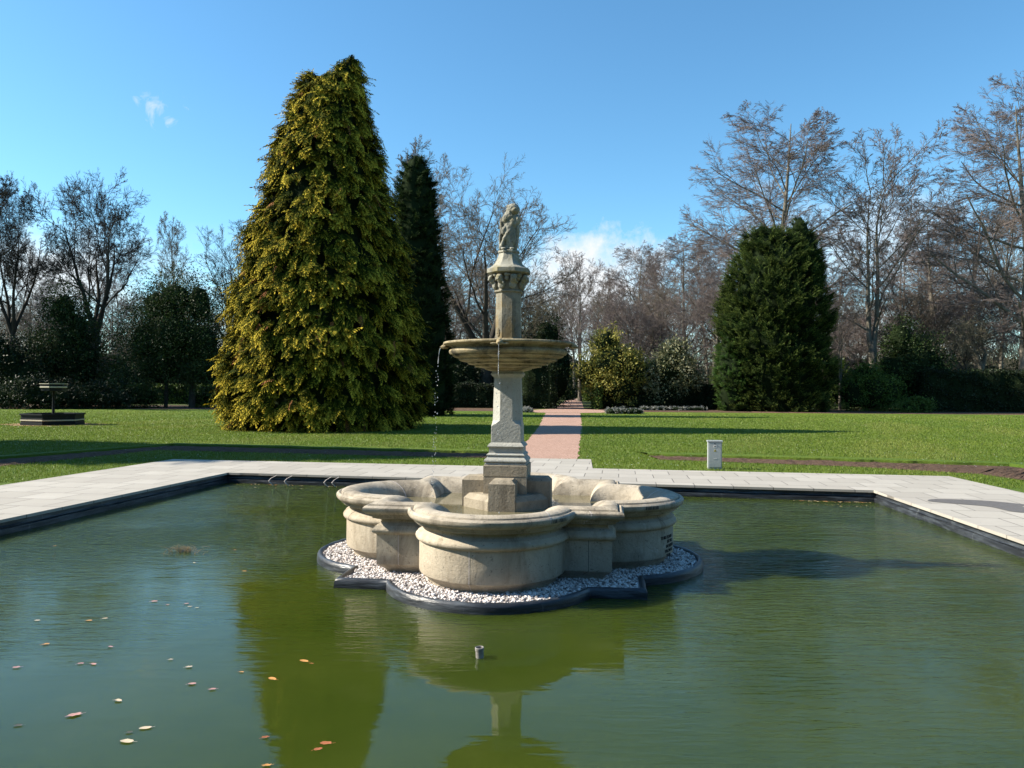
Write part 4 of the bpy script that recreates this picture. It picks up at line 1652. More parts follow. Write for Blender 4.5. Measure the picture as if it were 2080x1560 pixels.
def hedge_mesh(seed, x0, x1, y0, y1, h, n, size, cols, gaps=0.0):
    rs = np.random.default_rng(seed)
    # choose face: front, top, ends
    Lx, Ly = x1 - x0, y1 - y0
    A = np.array([Lx * h, Lx * Ly, Ly * h, Ly * h])
    f = rs.choice(4, n, p=A / A.sum())
    u, v_, dd = rs.random(n), rs.random(n), rs.random(n) ** 2 * .3
    P = np.zeros((n, 3))
    P[:, 0] = np.where(f < 2, x0 + Lx * u, np.where(f == 2, x0 + dd, x1 - dd))
    P[:, 1] = np.where(f == 0, y0 + dd, np.where(f == 1, y0 + Ly * v_, y0 + Ly * u))
    P[:, 2] = np.where(f == 1, h - dd, h * v_)
    wav = .12 * np.sin(P[:, 0] * 1.3) + .1 * np.sin(P[:, 0] * 3.1 + 1) + .08 * np.sin(P[:, 0] * 6.7)
    P[:, 2] *= 1 + wav * .6 / max(h, 1) + rs.normal(0, .02, n)
    P[:, 1] += wav + .1 * np.sin(P[:, 2] * 4 + P[:, 0])
    P += rs.normal(0, .06, P.shape)
    P[:, 2] = np.maximum(P[:, 2], .03)
    cols = np.array(cols)
    t = np.clip(.5 + .35 * np.sin(P[:, 0] * 2.1) * np.sin(P[:, 2] * 3 + P[:, 0]) + rs.normal(0, .25, n), 0, .999) * (len(cols) - 1)
    k = t.astype(int)
    tint = (cols[k] * (1 - (t - k)[:, None]) + cols[np.minimum(k + 1, len(cols) - 1)] * (t - k)[:, None]) * rs.uniform(.7, 1.25, (n, 1))
    V, F, T = leaves(rs, P, size, tint, None, .55)
    a = npmesh('foliage', V, F, M['leaf'], col=T)
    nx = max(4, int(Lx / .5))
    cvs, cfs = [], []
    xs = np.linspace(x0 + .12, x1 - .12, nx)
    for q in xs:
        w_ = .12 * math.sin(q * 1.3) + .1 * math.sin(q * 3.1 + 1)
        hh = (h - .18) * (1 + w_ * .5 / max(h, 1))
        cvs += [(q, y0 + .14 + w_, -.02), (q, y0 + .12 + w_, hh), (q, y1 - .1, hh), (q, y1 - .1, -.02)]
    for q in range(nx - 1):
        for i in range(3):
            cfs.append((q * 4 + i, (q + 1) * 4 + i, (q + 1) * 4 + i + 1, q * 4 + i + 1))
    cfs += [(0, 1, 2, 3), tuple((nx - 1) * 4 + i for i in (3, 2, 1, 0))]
    return a, npmesh('light_block_core', np.array(cvs), np.array(cfs), M['core'])


# ------------------------------------------------------------------ conifers
GOLD = [(.0, 3.65), (.3, 3.95), (1.4, 4.0), (3.4, 3.8), (5.4, 3.45), (7.4, 3.0), (9.4, 2.5), (11.4, 2.0), (12.6, 1.65, .05), (13.2, 1.4, .15), (13.7, 1.1, .3), (14.1, .75, .6), (14.6, .38, .9), (14.95, .14, .98)]
gc_m = conifer(31, GOLD, 19000, .54, (.012, .022, .004), (.095, .095, .007), (.52, .40, .045), 'leaf_gold', droop=.75, up=.15, per=7, brownf=.012, lumpy=.055, face=1.0)
gx, gy = bx(661, 30.9), 30.9
gct = put_shrub('golden_conifer', gx, gy, gc_m, label='huge golden cypress with drooping yellow tipped sprays left of the fountain', cat='tree')
T2_ = [(13.0, .8), (13.6, .62), (14.1, .4), (14.5, .22), (14.75, .08)]
g2 = conifer(32, T2_, 700, .42, (.012, .022, .004), (.095, .095, .007), (.52, .40, .045), 'leaf_gold', droop=.3, up=.5, per=5, face=.8)
t2 = link('side_leader', g2[0], gct)
t2.location = (-.72, -.1, -.35)
t2b = link('light_block_core', g2[1], gct)
t2b.location = (-.72, -.1, -.35)
link('trunk', stem_mesh(None, [(0, 0, -.1), (0, 0, 6), (.2, 0, 13)], .42, .1, 'bark_dark'), gct)

# slim dark conifer behind it
SLIM = [(0, 2.1), (1, 2.35), (4, 2.3), (8, 1.9), (11, 1.5), (13.5, 1.25), (15, .85), (15.7, .45), (16, .15)]
s_m = conifer(33, SLIM, 6500, .46, (.009, .020, .007), (.020, .038, .012), (.038, .062, .018), 'leaf_soft', droop=-.3, up=.7, per=4, face=.4)
put_shrub('dark_conifer', bx(842, 47), 47, s_m, label='slim dark green conifer just behind the golden cypress', cat='tree')
# big yew on the right
YEW = [(0, 4.0), (1, 4.3), (4, 4.5), (7.7, 4.5), (9.5, 4.2), (11.3, 3.65), (12.8, 2.9), (13.8, 2.1, -.3), (14.6, 1.3, -.8), (15.1, .3, -.9)]
y_m = conifer(34, YEW, 14000, .72, (.007, .017, .006), (.028, .056, .013), (.13, .17, .04), 'leaf_soft', droop=-.35, up=.8, per=6, asp=.28, coref=.76, lumpy=.10, face=.5)
yw = put_shrub('yew_tree', bx(1578, 61.5), 62.5, y_m, label='massive rounded dark green yew at the back of the right lawn', cat='tree')
YS = [(10.5, 2.1), (12.5, 1.8), (14, 1.3), (15.2, .7), (15.9, .15)]
g2 = conifer(35, YS, 1500, .5, (.012, .026, .008), (.030, .058, .014), (.085, .115, .026), 'leaf_soft', droop=-.3, up=.8, per=4)
yw.scale = (.95, .95, 1)
q = link('side_leader', g2[0], yw); q.location = (2.3, 0, 0)
q = link('light_block_core', g2[1], yw); q.location = (2.3, 0, 0)
YB = [(0, 1.0), (1, 1.5), (3, 1.7), (5, 1.5), (7, .9), (8, .2)]
g2 = conifer(36, YB, 1500, .5, (.03, .07, .015), (.06, .12, .025), (.11, .19, .05), 'leaf_soft', droop=-.3, up=.6, per=4)
q = link('lower_skirt', g2[0], yw); q.location = (-3.5, -1.0, 0)
q = link('light_block_core', g2[1], yw); q.location = (-3.5, -1.0, 0)
sheet('bare_earth', [(bx(1530, 58), 58.2), (bx(1700, 58), 57.6), (bx(1700, 60), 60.2), (bx(1530, 60), 60.5)], -.002, simple('red_earth', (.20, .11, .075), (.30, .18, .13), 3, .9), kind='structure')
# conical tree whose shadow crosses the lawn from the left
OFF = [(0, 4.4), (1, 4.6), (4, 4.3), (8, 3.3), (12, 2.1), (15, 1.0), (17, .1)]
o_m = conifer(37, OFF, 3400, .75, (.012, .026, .008), (.025, .045, .012), (.05, .08, .02), 'leaf_soft', droop=.2, up=.3, per=4, coref=.95)
put_shrub('conical_conifer', -23, 18.9, o_m, label='dark cone shaped conifer left of the pond, beside the left lawn', cat='tree')

# ------------------------------------------------------------------ bare trees
BT = {}
BT['umbrella'] = bare_tree('umbrella', 101, 19.5, .42, .82, ((0, 0, 14.2), (6.1, 6.1, 5.6)), n1=22, n=(8, 7, 6, 5), ang=(48, 44, 40, 32), trop=(.06, .04, .02, .01), f1=(.36, .95), stems=4, stem_ang=25, L1=.62, Lr=(.6, .55, .5, .65), tw=.012, wob=(.06, .12, .12, .08))
BT['vase'] = bare_tree('vase', 102, 17, .26, .86, ((0, 0, 11.0), (3.1, 3.1, 6.3)), n1=24, n=(7, 6, 5, 4), ang=(34, 30, 26, 22), trop=(.10, .06, .04, .02), f1=(.28, .97), L1=.45, Lr=(.6, .55, .5, .7), tw=.008, mats=('bark_dark', 'twig_dark'))
BT['beech'] = bare_tree('beech', 103, 27, .50, .92, ((0, 0, 15.0), (8.2, 8.2, 12.2)), n1=26, n=(9, 8, 6, 5), ang=(52, 44, 36, 26), trop=(.05, .02, .01, .01), f1=(.18, .97), L1=.50, Lr=(.55, .5, .5, .75), tw=.0105, mats=('bark_grey', 'twig_beech'), wob=(.045, .09, .09, .08), flat=.62)
BT['oak'] = bare_tree('oak', 104, 19.5, .45, .70, ((1.8, 0, 12.0), (8.0, 7.0, 8.0)), n1=18, n=(8, 7, 5, 5), ang=(42, 38, 34, 28), trop=(.09, .05, .03, .02), f1=(.22, .96), stems=4, stem_ang=24, L1=.62, Lr=(.58, .52, .5, .65), tw=.009, mats=('bark_dark', 'twig_brown'))
BT['slender'] = bare_tree('slender', 105, 22, .24, .93, ((0, 0, 14.2), (3.6, 3.6, 9.0)), n1=28, n=(6, 6, 5, 4), ang=(38, 34, 30, 26), trop=(.10, .06, .04, .03), f1=(.25, .98), L1=.32, Lr=(.55, .5, .5, .7), tw=.010, mats=('bark_grey', 'twig_brown'))
BT['slender2'] = bare_tree('slender2', 106, 20, .26, .88, ((0, 0, 12.5), (4.4, 4.4, 8.6)), n1=24, n=(7, 6, 5, 4), ang=(44, 38, 34, 28), trop=(.08, .04, .03, .02), f1=(.22, .98), L1=.38, Lr=(.55, .5, .5, .7), tw=.010, mats=('bark_grey', 'twig_beech'), stems=2, stem_ang=9)
BT['spread'] = bare_tree('spread', 107, 12.5, .26, .62, ((0, 0, 8.0), (6.4, 5.5, 5.2)), n1=16, n=(8, 7, 6, 4), ang=(56, 48, 42, 38), trop=(.05, .0, .0, .0), f1=(.24, .96), stems=3, stem_ang=28, L1=.75, Lr=(.6, .52, .5, .55), tw=.008, mats=('bark_grey', 'twig_beech'), wob=(.10, .18, .15, .10))
BT['gnarled'] = bare_tree('gnarled', 108, 9, .22, .6, ((0, 0, 6.0), (4.6, 4.2, 4.0)), n1=12, n=(7, 6, 5, 3), ang=(50, 50, 46, 40), trop=(.06, .0, .0, .0), f1=(.22, .95), stems=3, stem_ang=30, L1=.8, Lr=(.6, .55, .5, .55), tw=.010, mats=('bark_dark', 'twig_olive'), wob=(.16, .22, .2, .2))


def T(kind, name, px, d, top_py, H0, label, rz=0.0, w=1.0, group=None, src={}):
    """a bare tree of one kind, its top reaching the given height"""
    x = bx(px, d)
    H = hz(px, top_py, d)
    sz = H / H0
    if kind not in src:
        o_ = put_tree(BT[kind], name, x, d, sz * w, rz, sz, label=label, cat='tree', group=group)
        src[kind] = o_
        return o_
    o_ = put_copy(src[kind], x, d, sz * w, rz, sz, label, group)
    o_.name = name
    return o_


def topz(k):
    zs_ = np.empty(len(BT[k][1].vertices) * 3, dtype=np.float32)
    BT[k][1].vertices.foreach_get('co', zs_)
    return float(np.percentile(zs_[2::3], 99.9))


TZ = {k: topz(k) for k in BT}
BW = 'bare trees behind the lawn'
T('umbrella', 'bare_tree', 190, 68, 345, TZ['umbrella'], 'dark bare tree with a wide umbrella crown behind the left lawn', .4, .86, BW)
T('umbrella', 'bare_tree', 18, 66, 350, TZ['umbrella'], 'dark bare many-limbed tree cut by the left edge of the photo', 2.2, .6, BW)
T('vase', 'bare_tree', 452, 70, 440, TZ['vase'], 'small bare tree with a dense egg shaped crown just left of the golden cypress', .0, 1.0, BW)
T('slender', 'bare_tree', 347, 92, 428, TZ['slender'], 'thin pale bare tree rising behind the left evergreens', .5, .8, BW)
T('oak', 'bare_tree', 985, 70, 336, TZ['oak'], 'broad bare tree directly behind the statue, its limbs fanning to the right', 0, 1.1, BW)
T('slender', 'bare_tree', 862, 84, 283, TZ['slender'], 'tall thin bare tree peeping above the slim dark conifer', 2.0, .95, BW)
T('slender2', 'bare_tree', 1178, 112, 505, TZ['slender2'], 'twin-stemmed bare tree over the far end of the path', 1.2, .9, BW)
T('slender', 'bare_tree', 1218, 100, 556, TZ['slender'], 'slight bare tree just right of the white cloud gap', 4.0, 1.0, BW)
T('beech', 'bare_tree', 1566, 74, 208, TZ['beech'], 'tall bare beech with a domed purplish crown rising behind the yew', 1.0, .98, BW)
T('slender2', 'bare_tree', 1775, 72, 272, TZ['slender2'], 'tall bare tree with pale forked stems right of the yew', 3.4, 1.15, BW)
T('beech', 'bare_tree', 2085, 68, 150, TZ['beech'], 'largest bare beech, cut by the right edge of the photo', 2.6, .98, BW)
T('beech', 'bare_tree', 1905, 84, 420, TZ['beech'], 'rounded bare beech in the gap left of the largest beech', 4.4, .92, BW)
T('beech', 'bare_tree', 1395, 88, 470, TZ['beech'], 'pinkish brown bare beech left of the yew, behind the spreading tree', 5.3, .95, BW)
T('beech', 'bare_tree', 1290, 96, 490, TZ['beech'], 'pinkish brown bare beech above the yellow variegated holly', .3, .8, BW)
T('spread', 'bare_tree', 1444, 69.5, 545, TZ['spread'], 'low spreading bare tree with crooked pale limbs touching the left side of the yew', .6, 1.0, BW)
T('gnarled', 'bare_tree', 1968, 68, 640, TZ['gnarled'], 'gnarled bare little tree with black crooked forks above the right hedge', 1.0, 1.0, BW)
T('slender2', 'bare_tree', 1706, 68, 560, TZ['slender2'], 'bare tree with a pale stubby trunk close to the right side of the yew', .4, .7, BW)
T('gnarled', 'bare_tree', 1060, 78, 600, TZ['gnarled'], 'small bare tree low behind the fountain column', 2.6, 1.1, BW)
T('umbrella', 'bare_tree', -150, 60, 260, TZ['umbrella'], 'bare tree whose twigs hang in from beyond the left edge', 1.1, 1.0, BW)
T('slender', 'bare_tree', 1166, 150, 560, TZ['slender'], 'stout pale trunk standing at the far end of the gravel path', 3.0, 1.1, BW)

# further, fainter trees filling the skyline
FT = [(60, 100, 520, 'slender2'), (120, 110, 560, 'beech'), (230, 96, 540, 'slender2'), (290, 115, 590, 'beech'), (400, 105, 600, 'oak'), (905, 96, 470, 'beech'),
      (1015, 104, 520, 'slender2'), (1085, 98, 560, 'oak'), (1130, 118, 590, 'slender'), (1245, 118, 575, 'oak'), (1340, 110, 500, 'slender2'), (1350, 78, 560, 'oak'), (1440, 104, 480, 'slender'),
      (1480, 92, 450, 'slender2'), (1640, 96, 470, 'slender'), (1690, 100, 520, 'beech'), (1740, 90, 560, 'oak'), (1830, 100, 440, 'slender2'), (1860, 78, 560, 'oak'), (1960, 100, 400, 'beech'),
      (2030, 90, 380, 'slender'), (2000, 74, 560, 'spread'), (1110, 82, 640, 'spread'), (920, 80, 560, 'spread'), (1290, 78, 600, 'spread'), (150, 84, 640, 'spread'), (20, 84, 600, 'oak'),
      (1800, 80, 620, 'spread'), (1930, 82, 600, 'gnarled'), (300, 82, 640, 'gnarled')]
side_of = lambda px: ('behind the left evergreens' if px < 460 else 'behind the fountain' if px < 1120 else 'behind the variegated hollies' if px < 1460 else 'right of the yew' if px < 1860 else 'behind the right hedge')
kindtxt = {'slender': 'thin upright', 'slender2': 'twin-stemmed', 'beech': 'twiggy domed', 'oak': 'many-limbed', 'spread': 'low spreading', 'gnarled': 'crooked'}
rnd = random.Random(77)
for i, (px, d, top, k) in enumerate(FT):
    s_ = side_of(px)
    rank = sorted([q for q in range(len(FT)) if side_of(FT[q][0]) == s_], key=lambda q: FT[q][0]).index(i)
    T(k, 'bare_tree', px, d, top, TZ[k], '%s far bare tree %s, %s of those from the left' % (kindtxt[k], s_, ORD[rank]), rnd.uniform(0, 6.28), rnd.uniform(.9, 1.15), 'distant bare trees on the skyline')

# far woodland: brushwood nobody could count
rs = np.random.default_rng(8)
N = 60000
x = rs.uniform(-95, 115, N)
y = rs.uniform(92, 150, N)
keep = np.abs(x - (y * .085)) > 2.5
x, y = x[keep], y[keep]
n = len(x)
z = rs.random(n) ** 1.2 * (11.5 + 2.5 * np.sin(x * .13) + 1.5 * np.sin(x * .37 + 1))
D = unit(rs.normal(0, .45, (n, 3)) + np.array([0, 0, 1.0]))
pts, rad = grow(rs, np.stack([x, y, z], 1), D, rs.uniform(1.0, 3.2, n), rs.uniform(.018, .05, n), 3, .2, .05, .4)
V, F = tubes(pts, rad, 3)
link('distant_woodland', npmesh('distant_woodland', V, F, M['twig_olive']), kind='stuff')
# brown tree line closing the view
lob = []
for i in range(60):
    xx = -175 + i * 6.2 + rs.uniform(-2, 2)
    lob.append(((xx, rs.uniform(168, 190), 4.2), (rs.uniform(5, 8), 4, rs.uniform(5.5, 9.5))))
a, b = shrub_mesh(56, lob, 30000, .7, [(.03, .028, .02), (.06, .052, .038), (.085, .075, .055)], clump=.9, core=.8)
link('distant_treeline', a, kind='stuff')
link('distant_treeline', b, kind='stuff')
# dark evergreen undergrowth far back
lob = []
for i in range(46):
    xx = -100 + i * 5 + rs.uniform(-2, 2)
    yy = rs.uniform(84, 120)
    if abs(xx - yy * .085) < 5.5:
        continue
    h_ = rs.uniform(2.2, 4.6)
    lob.append(((xx, yy, h_ * .45), (rs.uniform(3.5, 6), 3, h_)))
a, b = shrub_mesh(55, lob, 26000, .42, [(.014, .026, .009), (.03, .05, .012), (.055, .085, .02)], clump=.5, core=.85)
o = link('distant_undergrowth', a, kind='stuff')
o = link('distant_undergrowth', b, kind='stuff')

# unseen woodland belt behind and beside the viewer, added to cut low sky light
lob = []
rs2 = np.random.default_rng(61)
for i in range(64):
    a = R(-100 + 200 * i / 63.0)                 # measured from straight behind
    rad_ = 34 + rs2.uniform(-3, 4)
    if abs(math.degrees(a)) > 66:
        rad_ = 46 + rs2.uniform(-3, 4)
    xx, yy = -math.sin(a) * rad_, -math.cos(a) * rad_ + 2
    h_ = rs2.uniform(6.5, 9.5)
    lob.append(((xx, yy, h_ * .9), (rs2.uniform(2.6, 3.6), rs2.uniform(2.6, 3.6), h_)))
a, b = shrub_mesh(62, lob, 42000, .55, [(.014, .026, .009), (.03, .05, .012), (.055, .085, .02)], clump=.6, core=.9)
link('added_woodland_screen', a, kind='stuff')
link('added_woodland_screen', b, kind='stuff')

# ------------------------------------------------------------------ evergreen shrubs and hedges
DK = [(.006, .012, .005), (.012, .022, .007), (.028, .044, .014)]
MG = [(.008, .018, .005), (.020, .038, .009), (.055, .085, .02)]
LG = [(.03, .06, .01), (.07, .12, .018), (.13, .18, .035)]
YV = [(.03, .045, .008), (.13, .13, .02), (.32, .29, .055), (.46, .41, .11)]
CV = [(.03, .045, .012), (.10, .11, .04), (.24, .24, .12), (.44, .42, .26)]


def shrub(name, px, d, wpx, top_py, n, size, cols, label, seed, lobes=None, cat='shrub', depth=None, group=None, **kw):
    W = wpx / FPX * d
    H = hz(px, top_py, d)
    rs_ = random.Random(seed)
    if lobes is None:
        lobes = [((0, 0, H * .42), (W * .40, W * .36, H * .5)), ((-W * .26, -.3, H * .34), (W * .26, W * .25, H * .38)), ((W * .26, .1, H * .36), (W * .26, W * .25, H * .42)),
                 ((rs_.uniform(-.15, .15) * W, 0, H * .72), (W * .22, W * .22, H * .28))]
    else:
        lobes = [((a[0] * W, a[1] * W, a[2] * H), (b[0] * W, b[1] * W, b[2] * H)) for a, b in lobes]
    return put_shrub(name, bx(px, d), d, shrub_mesh(seed, lobes, n, size, cols, **kw), label=label, cat=cat, group=group)


shrub('evergreen_shrub', 15, 60, 150, 668, 9000, .17, DK, 'dark evergreen shrub at the far left edge of the lawn', 201, clump=.3)
shrub('holly_tree', 132, 63, 180, 566, 26000, .16, MG, 'tall dark holly in front of the umbrella-crowned bare tree', 202, clump=.40, core=.45, cat='tree',
      lobes=[((0, 0, .42), (.40, .38, .42)), ((-.24, 0, .3), (.26, .26, .32)), ((.24, 0, .34), (.26, .26, .36)), ((-.02, 0, .76), (.24, .24, .24)), ((.14, 0, .6), (.2, .2, .25))])
ev = shrub('evergreen_tree', 352, 62, 230, 535, 42000, .14, MG, 'loose crowned evergreen tree on two trunks left of the golden cypress', 203, clump=.42, core=.45, cat='tree', hollow=.2,
           lobes=[((0, 0, .50), (.48, .44, .34)), ((-.12, 0, .28), (.36, .34, .22)), ((.3, 0, .26), (.22, .3, .2)), ((-.22, 0, .46), (.30, .3, .30)), ((.24, 0, .44), (.30, .3, .30)), ((.02, 0, .74), (.26, .26, .24)), ((.22, 0, .72), (.20, .2, .27)), ((-.16, 0, .70), (.20, .2, .22))])
for px_, r_ in ((337, .16), (390, .28)):
    x_ = bx(px_, 62) - bx(352, 62)
    link('trunk', stem_mesh(None, [(x_, 0, -.1), (x_ + .05, 0, 1.5), (x_ * .8, 0, 3.2), (x_ * .5, 0, 5.5)], r_, r_ * .6, 'bark_dark'), ev)
shrub('low_shrub', 70, 56.5, 190, 760, 6000, .15, DK, 'low black-green shrub behind the two-tier planter', 204, clump=.25)
shrub('low_shrub', 190, 57.5, 150, 775, 6000, .14, DK, 'low dark shrub right of the planter', 205, clump=.22)
shrub('low_shrub', 262, 60, 130, 768, 6000, .14, MG, 'low grey-green shrub left of the two-trunked evergreen', 206, clump=.22)
shrub('low_shrub', 432, 64, 90, 782, 4000, .14, LG, 'low green shrub by the foot of the golden cypress', 207, clump=.22)
a, b = hedge_mesh(211, bx(255, 76), bx(475, 76), 76, 78, 1.9, 7000, .2, LG)  # hedge added in place of a sunlit grass strip, leaves kept light
put_shrub('hedge', 0, 0, (a, b), label='light green hedge standing in for a lit grass bank beneath the two-trunked evergreen', cat='hedge')
a, b = hedge_mesh(212, bx(868, 67), bx(1062, 67), 67, 69, 2.1, 9000, .16, DK)
put_shrub('hedge', 0, 0, (a, b), label='low dark hedge behind the lawn between the conifer and the column', cat='hedge')
shrub('evergreen_shrub', 925, 70, 110, 690, 7000, .17, DK, 'dark shrub in deep shade left of the fountain bowl stem', 213, clump=.3)
shrub('evergreen_shrub', 990, 73, 120, 705, 7000, .17, DK, 'dark purple-green shrub behind the fountain column', 214, clump=.3)
a, b = hedge_mesh(215, bx(1058, 65), bx(1131, 65), 65, 69, 4.6, 9000, .16, DK)
put_shrub('hedge', 0, 0, (a, b), label='tall clipped black-green hedge left of the path', cat='hedge')
shrub('holly_shrub', 1095, 76, 150, 632, 9000, .17, MG, 'olive green holly above the tall hedge left of the path', 216, clump=.28, core=.6)
shrub('variegated_holly', 1243, 66.0, 156, 660, 15000, .16, YV, 'yellow variegated holly right of the path', 217, clump=.26, core=.66,
      lobes=[((0, 0, .50), (.42, .36, .34)), ((-.28, 0, .42), (.24, .22, .22)), ((.26, 0, .46), (.26, .24, .24)), ((-.08, 0, .78), (.22, .2, .2)), ((.05, 0, .28), (.42, .3, .24))])
shrub('variegated_holly', 1352, 66.6, 160, 684, 14000, .17, CV, 'cream variegated holly between the yellow one and the yew', 218, clump=.26, core=.6,
      lobes=[((0, 0, .52), (.42, .36, .34)), ((-.26, 0, .46), (.26, .24, .24)), ((.28, 0, .44), (.24, .24, .22)), ((.1, 0, .78), (.2, .2, .2)), ((0, 0, .28), (.42, .3, .24))])
a, b = hedge_mesh(219, bx(1222, 65.5), bx(1475, 65.5), 65.5, 68, 2.1, 15000, .15, DK)
put_shrub('hedge', 0, 0, (a, b), label='long dark hedge beneath the variegated hollies', cat='hedge')
a, b = hedge_mesh(220, bx(1207, 65), bx(1222, 65), 64.6, 67.8, 2.3, 2600, .13, LG)  # brighter leaves paint the sunlight on this end of the dark hedge
put_shrub('painted_lit_hedge_end', 0, 0, (a, b), label='hedge end coloured brighter green to look sunlit at the right side of the path gap', cat='hedge')
shrub('low_shrub', 1152, 128, 34, 778, 2500, .28, MG, 'small dark bush on the grass beyond the path gap', 221, clump=.35)
shrub('low_shrub', 1200, 120, 30, 772, 2500, .28, LG, 'small green bush right of the far path', 222, clump=.35)
shrub('evergreen_shrub', 1765, 64, 130, 735, 12000, .15, LG, 'sunlit mid-green laurel right of the yew', 223, clump=.25, core=.7)
shrub('holly_tree', 1850, 66, 165, 640, 15000, .16, MG, 'tall glossy dark holly right of the laurel', 224, clump=.28, core=.6, cat='tree')
shrub('evergreen_shrub', 1700, 72, 60, 720, 4000, .16, LG, 'bright green bush behind the pale stubby trunk', 225, clump=.25)
a, b = hedge_mesh(226, bx(1880, 63), bx(2180, 63), 63, 66, 3.4, 15000, .16, DK)
put_shrub('hedge', 0, 0, (a, b), label='tall black-green hedge at the far right of the lawn', cat='hedge')
shrub('low_shrub', 1862, 60.5, 75, 806, 4000, .13, LG, 'low yellowish bush at the foot of the dark holly', 227, clump=.18)
shrub('evergreen_shrub', 2075, 70, 90, 720, 5000, .17, MG, 'dull green bush behind the hedge at the right edge', 228, clump=.3)
# grey lavender mounds
LV = [(.12, .12, .11), (.24, .25, .23), (.36, .37, .35)]
for i, (px, d, w, top, lab) in enumerate(((1268, 52.3, 72, 829, 'low grey lavender mound on the lawn right of the path'), (1071, 54.5, 20, 829, 'grey lavender clump at the left corner of the path, beside the column'),
                                         (1330, 62.5, 60, 826, 'grey lavender row at the foot of the hedge, left part'), (1400, 62.5, 70, 826, 'grey lavender row at the foot of the hedge, right part'))):
    W = w / FPX * d
    H = max(.25, hz(px, top, d))
    lobes = [((W * t, 0, H * .42), (W * .2, .5, H * .6)) for t in (-.36, -.18, 0, .18, .36)]
    put_shrub('lavender_mound', bx(px, d), d, shrub_mesh(300 + i, lobes, 3500, .10, LV, clump=.06, core=.85, asp=.25), label=lab, cat='lavender')

# grass: real blades over the nearer lawn, tufts along the borders
rs = np.random.default_rng(12)
N = 330000
d = 12.5 + (1 - np.sqrt(rs.random(N))) * 44
px = rs.uniform(-60, 2140, N)
x = (px - 1040) / FPX * d
y = d


def side_of_line(x, y, a, b):
    return (b[0] - a[0]) * (y - a[1]) - (b[1] - a[1]) * (x - a[0])


def in_poly(x, y, poly):
    ins = np.zeros(len(x), bool)
    n_ = len(poly)
    for i in range(n_):
        x1, y1 = poly[i]
        x2, y2 = poly[(i + 1) % n_]
        c_ = ((y1 > y) != (y2 > y)) & (x < (x2 - x1) * (y - y1) / ((y2 - y1) + 1e-12) + x1)
        ins ^= c_
    return ins


bad = in_poly(x, y, [(p[0], p[1]) for p in DECK])
bad |= in_poly(x, y, ext)
bad |= in_poly(x, y, [(.0, 17.4), (1.52, 17.4), (2.99, 32), (4.85, 54), (2.4, 54), (1.16, 32.7)])
for pn, pf in (([(3.35, 17.45), (7.2, 16.0), (9.0, 14.7)], [(3.28, 18.4), (7.5, 17.25), (10.6, 16.3)]), ([(9.0, 14.7), (9.3, 13.2), (8.6, 2)], [(10.6, 16.3), (10.9, 15.0), (10.0, 2)]),
               ([(-8.9, 19.2), (-3.1, 18.0), (-.6, 17.6)], [(-9.2, 20.7), (-3.1, 19.3), (-.55, 18.7)]), ([(-12.3, 6), (-10.3, 14.3), (-8.9, 19.2)], [(-13.4, 6), (-11.3, 15.9), (-9.2, 20.7)])):
    bad |= in_poly(x, y, pn + pf[::-1])
bad |= np.hypot(x - plx, y - ply) < 1.3
bad |= y > 53.5
x, y = x[~bad], y[~bad]
n = len(x)
patchy = .5 + .5 * np.sin(x * .9 + 2 * np.sin(y * .35)) * np.sin(y * .8 + 1.5 * np.sin(x * .5))
h_ = rs.uniform(.010, .030, n) * (.7 + .7 * patchy) * (1 + (y - 12) * .012)
wd = .005 + .00045 * (y - 12)
az = rs.uniform(0, 6.28, n)
lx, ly = rs.normal(0, .45, n) * h_, rs.normal(0, .45, n) * h_
zb_ = np.full(n, -.012)
V = np.stack([np.stack([x - wd * np.cos(az), y - wd * np.sin(az), zb_], 1), np.stack([x + wd * np.cos(az), y + wd * np.sin(az), zb_], 1), np.stack([x + lx, y + ly, h_], 1)], 1).reshape(-1, 3)
tone = np.clip(patchy[:, None] * .45 + rs.random((n, 1)) * .45 + .1, 0, 1)
ctint = np.array([.08, .135, .014]) * (1 - tone) + np.array([.165, .225, .028]) * tone
dry = np.clip(np.sin(x * .37 + 1) * np.sin(y * .23) + .6 * np.sin(x * 1.3 - y * .6) - .35, 0, .6)[:, None]
ctint = ctint * (1 - dry) + np.array([.20, .225, .045]) * dry
ctint = np.where(rs.random((n, 1)) < .05, np.array([.20, .19, .07]), ctint)
link('grass', npmesh('grass', V, np.arange(n * 3).reshape(-1, 3), M['grass'], col=np.repeat(ctint, 3, 0)), kind='stuff')

# daisies and litter specks on the lawn
N = 900
d = 15.5 + rs.random(N) ** 1.3 * 26
px = np.where(rs.random(N) < .6, rs.uniform(1190, 2080, N), rs.uniform(0, 1060, N))
x = (px - 1040) / FPX * d
bad = in_poly(x, d, DECK) | in_poly(x, d, [(.0, 17.4), (1.52, 17.4), (2.99, 32), (4.85, 54), (2.4, 54), (1.16, 32.7)])
cl_ = np.sin(x * .7) * np.sin(d * .5) > -.1
x, d = x[~bad & cl_], d[~bad & cl_]
n = len(x)
r_ = rs.uniform(.008, .017, n)
a6 = np.arange(6) * np.pi / 3
V = np.stack([x[:, None] + r_[:, None] * np.cos(a6), d[:, None] + r_[:, None] * np.sin(a6), np.full((n, 6), .045) + rs.uniform(0, .015, (n, 1))], 2).reshape(-1, 3)
link('daisies', npmesh('daisies', V, np.arange(n * 6).reshape(-1, 6), M['white']), kind='stuff')

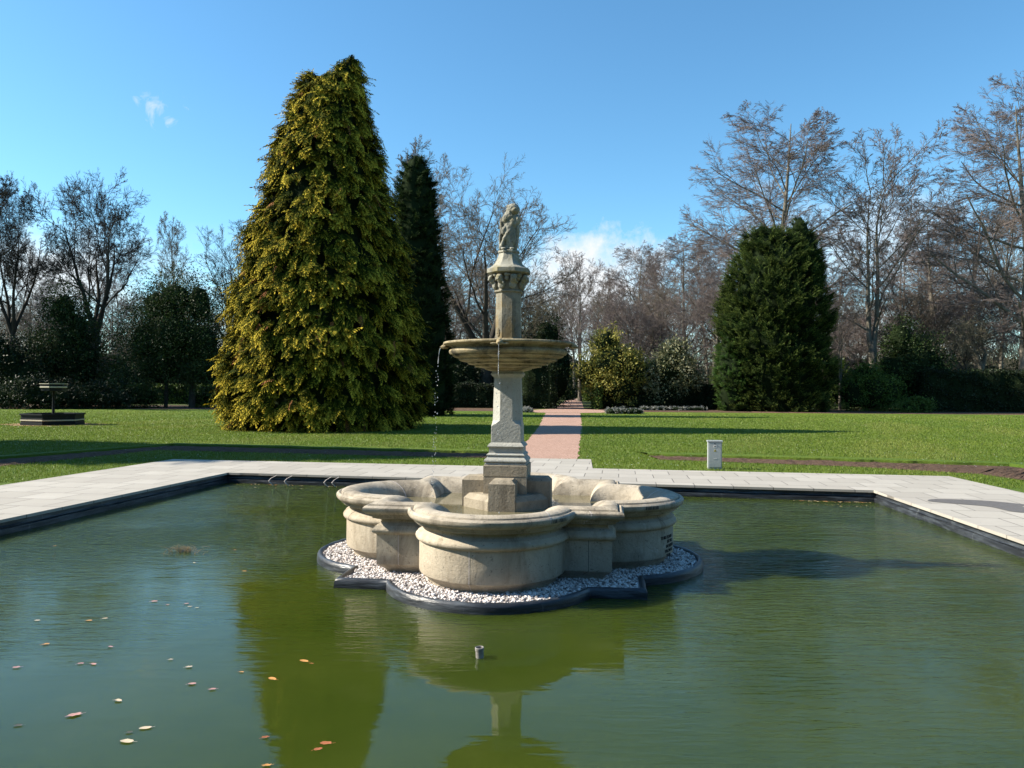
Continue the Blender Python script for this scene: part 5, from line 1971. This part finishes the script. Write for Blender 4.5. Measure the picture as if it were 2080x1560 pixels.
# bent pale reeds and leaf litter by the far left corner of the pool
rnd = random.Random(5)
for i, (px, lab) in enumerate(((556, 'leftmost white bent plant stem against the far pool wall'), (588, 'second white bent plant stem against the far pool wall'), (668, 'third white bent plant stem, against the pool wall left of the basin'), (684, 'rightmost white bent plant stem, against the pool wall beside the basin'))):
    dd = 13.72 - (px - 556) * .0017
    pts_ = [(0, 0, -.18), (-.05, 0, -.13), (-.07, 0, -.10), (-.03, 0, -.05), (.04, .02, -.015), (.06, .03, 0)]
    v, f = tube_path(pts_, [.011, .013, .011, .009, .007, .003], 6)
    o = link('bent_stem', pymesh('bent_stem', v, f, M['mortar'], 60), label=lab, cat='plant stem', group='pale stems by the far pool wall')
    o.location = (bx(px, dd), dd, 0)
    o.rotation_euler.z = rnd.uniform(-.5, .5)
rs = np.random.default_rng(3)


def litter(name, a, b, n, seed, kind='stuff'):
    rs_ = np.random.default_rng(seed)
    t = rs_.random(n)
    P = np.stack([a[0] + (b[0] - a[0]) * t + rs_.normal(0, .02, n), a[1] + (b[1] - a[1]) * t - np.abs(rs_.normal(0, .05, n)), np.full(n, WZ + .002) + rs_.random(n) * .002], 1)
    s_ = rs_.uniform(.012, .035, n)
    an = rs_.uniform(0, 6.28, n)
    ca, sa = np.cos(an), np.sin(an)
    q = []
    for (u, v_) in ((-1, 0), (0, .5), (1, 0), (0, -.5)):
        q.append(P + np.stack([(u * ca - v_ * sa) * s_, (u * sa + v_ * ca) * s_, rs_.random(n) * .002], 1))
    V = np.stack(q, 1).reshape(-1, 3)
    pal = np.array([(.42, .22, .08), (.30, .14, .06), (.55, .42, .28), (.20, .12, .07)])
    c_ = np.repeat(pal[rs_.integers(0, 4, n)], 4, 0)
    link(name, npmesh(name, V, np.arange(n * 4).reshape(-1, 4), M['tinted'], col=c_), kind=kind)


litter('leaf_litter', (-5.05, 13.95), (-2.6, 13.55), 30, 1)
litter('leaf_litter', (4.5, 12.25), (5.68, 12.05), 60, 2)
# half-sunk clump of dead weed on the left water
V, F, o_ = [], [], 0
rnd = random.Random(9)
dd = 1.72 * FPX / (1118 - 788.8)
prts = []
for i in range(60):
    a = rnd.uniform(0, 6.28)
    r_ = abs(rnd.gauss(0, .10))
    x0, y0 = r_ * 1.6 * math.cos(a), r_ * math.sin(a)
    h_ = rnd.uniform(.01, .10) * (1 - r_ * 2.5)
    prts.append(tube_path([(x0, y0, -.01), (x0 + rnd.uniform(-.04, .04), y0, h_ * .6), (x0 + rnd.uniform(-.12, .12), y0 + rnd.uniform(-.03, .03), max(.004, h_))], [.003, .0025, .0015], 4))
v, f = join_vf(*prts)
o = link('weed_clump', pymesh('weed_clump', v, f, simple('dead_weed', (.16, .10, .045), (.28, .20, .10), 20, .8)), label='brown half-sunk clump of dead weed on the water near the left wall', cat='weed')
o.location = (bx(376, dd), dd, WZ)
